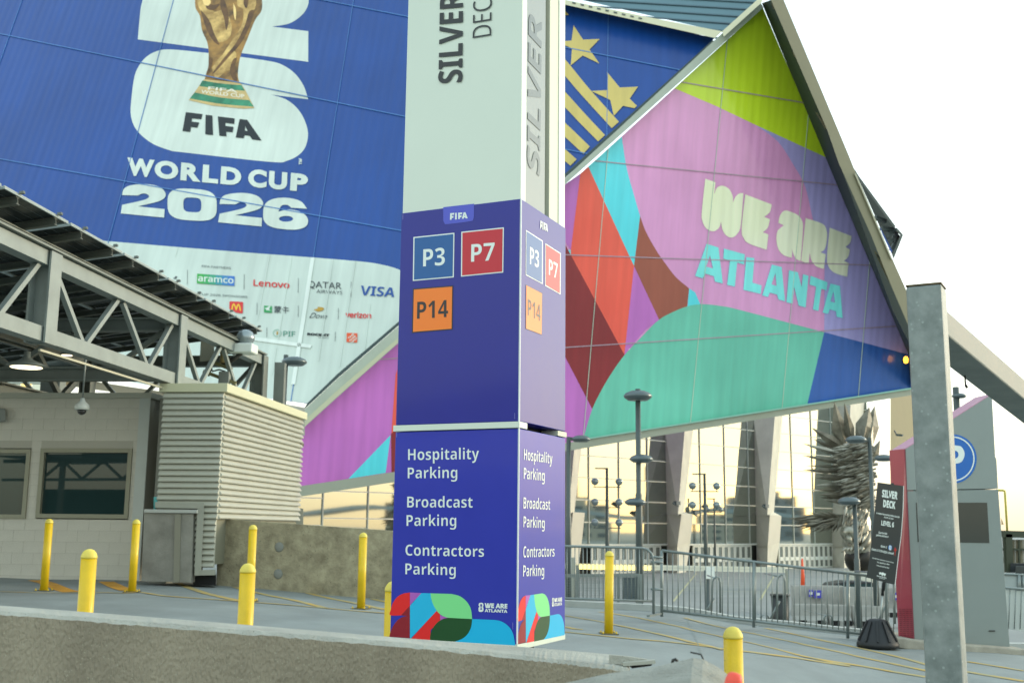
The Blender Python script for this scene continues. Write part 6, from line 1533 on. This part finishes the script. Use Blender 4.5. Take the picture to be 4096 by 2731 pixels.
mb = MB(); cc = atY(*C10(368, 1398), Yd); mb.lathe(cc, [(.30, 0), (.305, .05), (.28, .09), (.13, .385), (.10, .40), (.03, .41)], 20); bs_ = part('weighted_base', mb, mat('rubber_black', '#191c1e', .55, bump=.1), sd1)
for i in range(10):
    t = 2 * math.pi * i / 10; d_ = Vector((math.cos(t), math.sin(t), 0)); mb = MB(); mb.bar(cc + d_ * .285 + bz * .09, cc + d_ * .14 + bz * .375, .03, .03); part('base_rib', mb, mat('rubber_black', '#191c1e', .55), bs_)

# ================================================================ FAR RIGHT: barrier, fence, yellow pole
P4 = Plane(atY(*C19(800, 1300), 21), Vector((1, -.12, 0)), bz)
def q4(x, y, o=0): return P4.hit(*C19(x, y), o)
wb = thing('crowd_barrier', 'pale covered crowd barrier right of the parking kiosk', 'barrier', q4(820, 1500))
mb = MB(); mb.tube([q4(700, 1228), q4(730, 1232), q4(1000, 1250)], .024, 10); part('top_rail', mb, m_rl, wb)
mb = MB(); q = [(715, 1250), (1000, 1268), (1000, 1640), (735, 1600)]; mb.quadbox([q4(*p, -.03) for p in q], [q4(*p, -.05) for p in q]); part('cover_sheet', mb, mat('sheet_white', '#c9d0ca', .6), wb)
for x in range(764, 1000, 52):
    mb = MB(); mb.tube([q4(x, 1236), q4(x - 16, 1600)], .009, 6); part('bar', mb, m_rl, wb)
P5 = Plane(atY(*C19(800, 1150), 30), Vector((1, 0, 0)), bz)
def q5(x, y, o=0): return P5.hit(*C19(x, y), o)
gb = thing('crowd_barrier', 'grey panel crowd barrier farther back right of the kiosk', 'barrier', q5(800, 1290))
mb = MB(); q = [(600, 1108), (1000, 1120), (1000, 1330), (600, 1320)]; mb.quadbox([q5(*p) for p in q], [q5(*p, -.04) for p in q]); part('panel', mb, mat('sheet_grey', '#9ba5a2', .6), gb)
for a, b in (((600, 1104), (1000, 1118)), ((838, 1108), (836, 1300)), ((848, 1110), (848, 1300)), ((878, 1112), (880, 1300))):
    mb = MB(); mb.tube([q5(*a, .03), q5(*b, .03)], .03, 6); part('frame_tube', mb, m_rl, gb)
P6 = Plane(atY(*C19(800, 900), 45), Vector((1, .0, 0)), bz)
def q6(x, y, o=0): return P6.hit(*C19(x, y), o)
ff = thing('site_fence', 'brown slatted site fence with steel frame at the far right', 'fence', q6(830, 1090))
for i in range(9):
    x = 700 + i * 36; mb = MB(); q = [(x, 800), (x + 34, 800), (x + 36, 1010), (x + 2, 1010)]; mb.quadbox([q6(*p) for p in q], [q6(*p, -.06) for p in q]); part('slat', mb, mat('fence_brown_a' if i % 2 else 'fence_brown_b', '#86806a' if i % 2 else '#79745f', .8, var=.2, vscale=2), ff)
for a, b, w in (((690, 748), (1010, 758), .26), ((740, 750), (752, 1095), .26), ((690, 885), (1010, 890), .08), ((842, 800), (845, 1010), .07), ((710, 760), (730, 1090), .12)):
    mb = MB(); mb.bar(q6(*a, .1), q6(*b, .1), w); part('fence_frame', mb, mat('fence_dark', '#39402f', .6), ff)
mb = MB(); q = [(765, 1010), (1010, 1012), (1010, 1100), (765, 1096)]; mb.quadbox([q6(*p, .3) for p in q], [q6(*p, .1) for p in q]); part('dark_skirt', mb, mat('skirt_dark', '#20272a', .6), ff)
mb = MB(); q = [(812, 1035), (1010, 1036), (1010, 1104), (808, 1104)]; 
sc2 = thing('equipment_case', 'dark equipment case with small green lettering patch by the site fence', 'case', q6(900, 1100))
mb.quadbox([q6(*p, 1.2) for p in q], [q6(*p, .5) for p in q]); part('case_body', mb, mat('case_dark', '#2f3533', .5), sc2, bev=.04)
mb = MB(); mb.tube([q6(640, 358), q6(700, 360), q6(712, 364), q6(716, 380), q6(738, 745)], .045, 8); mb2 = mb
t = single('yellow_pole', mb, mat('pole_yellow', '#b9b04a', .5), 'thin yellowish lamp pole with short arm rising right of the kiosk', 'pole')
mb = MB(); q = [(682, 600), (706, 664), (684, 668)]; mb.quadbox([q6(*p, -1) for p in q], [q6(*p, -3) for p in q]); single('distant_gable', mb, mat('gable_tan', '#b09a72', .7), 'tiny tan gable peeping past the right edge of the kiosk', 'building')
# pale far building line on the horizon at right, behind the fence
def far_building(x, y, w, d, h, m, lab, rows_, cols_):
    t = thing('city_building', lab, 'building', (x, y, PLAZA), 'city blocks mirrored in the stadium glass')
    mb = MB(); mb.box(Vector((x, y, PLAZA + h / 2)), w, d, h); part('wall', mb, m, t)
    mb = MB(); mb.box(Vector((x - w * .1, y + d * .1, PLAZA + h + 1.2)), w * .35, d * .3, 2.4); part('roof_plant', mb, m, t)
    for i in range(rows_):
        for j in range(cols_):
            mb = MB(); yy = y - d / 2 + (j + .5) * d / cols_; zz = PLAZA + (i + .6) * h / rows_
            mb.box(Vector((x - w / 2 - .05, yy, zz)), .1, d / cols_ * .6, h / rows_ * .45); part('window', mb, mat('far_window', '#4a5f6b', .2, metal=.3), t)
    return t
mcb = [mat('city_brick', '#6d5c52', .8, var=.1, vscale=.1), mat('city_grey', '#7b8890', .7, var=.1, vscale=.1), mat('city_pale', '#a9a79c', .7, var=.08, vscale=.1)]
for i, (x, y, w, d, h) in enumerate(((330, 118, 20, 15, 27), (360, 160, 20, 26, 17), (300, 88, 16, 22, 12), (420, 60, 24, 40, 26), (340, 205, 24, 30, 20), (300, 140, 14, 18, 9), (380, 20, 20, 30, 14))):
    far_building(x, y, w, d, h, mcb[i % 3], ['reddish block mirrored in the glass near the left column', 'grey block mirrored in the glass behind the floodlights', 'low pale block mirrored in the glass', 'glassy block mirrored at right beside the statue', 'wide pale block mirrored in the left panes', 'low reddish shed mirrored above the doors', 'low block mirrored at the right end'][i], 4, 4)
# rolling pale canopies mirrored in the glass
mb = MB(); N_ = 60
for i in range(N_):
    y0, y1 = -20 + i * 5, -20 + (i + 1) * 5; z0_, z1_ = PLAZA + 7 + 1.0 * math.sin(y0 * .16), PLAZA + 7 + 1.0 * math.sin(y1 * .16)
    mb.quadbox([Vector((150, y0, z0_)), Vector((162, y0, z0_)), Vector((162, y0, z0_ + .8)), Vector((150, y0, z0_ + .8))], [Vector((150, y1, z1_)), Vector((162, y1, z1_)), Vector((162, y1, z1_ + .8)), Vector((150, y1, z1_ + .8))])
cn_ = single('wavy_canopy', mb, mat('canopy_blue_grey', '#8fa3ad', .5), 'long wavy pale canopy mirrored low in the stadium glass', 'canopy')
for i in range(8):
    mb = MB(); mb.bar((156, 0 + i * 30, PLAZA), (156, 0 + i * 30, PLAZA + 6), .6); o = part('canopy_post', mb, m_fd); o.parent = cn_; o.location = -Vector(cn_.location)
# the other side of the drive, behind the viewer: louvred booth and its canopy, mirrored in the booth windows
ob_ = thing('opposite_booth', 'dark louvred booth mirrored in the windows of the block booth', 'booth', (-20, -10, -1))
for i in range(14):
    mb = MB(); z = -1.9 + i * .25; mb.quadbox([Vector((-28, -9, z)), Vector((-12, -9, z)), Vector((-12, -9.1, z)), Vector((-28, -9.1, z))], [Vector((-28, -8.9, z + .23)), Vector((-12, -8.9, z + .23)), Vector((-12, -9.1, z + .23)), Vector((-28, -9.1, z + .23))]); part('slat', mb, mat('slat_dark_green', '#3f5a54', .5), ob_)
mb = MB(); mb.box((-20, -11, -.15), 16, 3.6, 3.4); part('wall', mb, mat('slat_dark_green', '#3f5a54', .5), ob_)
mb = MB(); mb.box((-18.6, -8.8, .0), .4, .1, 3.6); part('door_post', mb, mat('post_grey_green', '#74827c', .5), ob_)
mb = MB(); mb.box((-20.6, -8.8, .5), 2.2, .1, 1.3); part('dark_door', mb, mat('gap_black', '#0c0e0e', .8), ob_)
oc_ = thing('opposite_canopy', 'dark solar canopy roof mirrored in the top of the booth windows', 'canopy', (-20, -9, 3))
for i in range(8):
    mb = MB(); mb.box((-28 + i * 2.1, -10, 3.0 + i * .05), 2.0, 6, .06); part('solar_panel', mb, m_cell, oc_)
for x in (-26, -19.6, -13):
    mb = MB(); mb.bar((x, -7.5, -1.5), (x, -7.5, 2.8), .2); part('post', mb, m_ts2, oc_)
mb = MB(); mb.bar((-29, -7.5, 2.8), (-11, -7.5, 2.9), .15, .16); mb.bar((-29, -7.5, 1.95), (-11, -7.5, 2.05), .15, .12); part('beam', mb, m_ts2, oc_)
for i in range(8):
    mb = MB(); x = -28 + i * 2; mb.bar((x, -7.5, 2.8), (x + 1, -7.5, 2.0), .1); mb.bar((x + 1, -7.5, 2.0), (x + 2, -7.5, 2.8), .1); part('web_brace', mb, m_ts2, oc_)
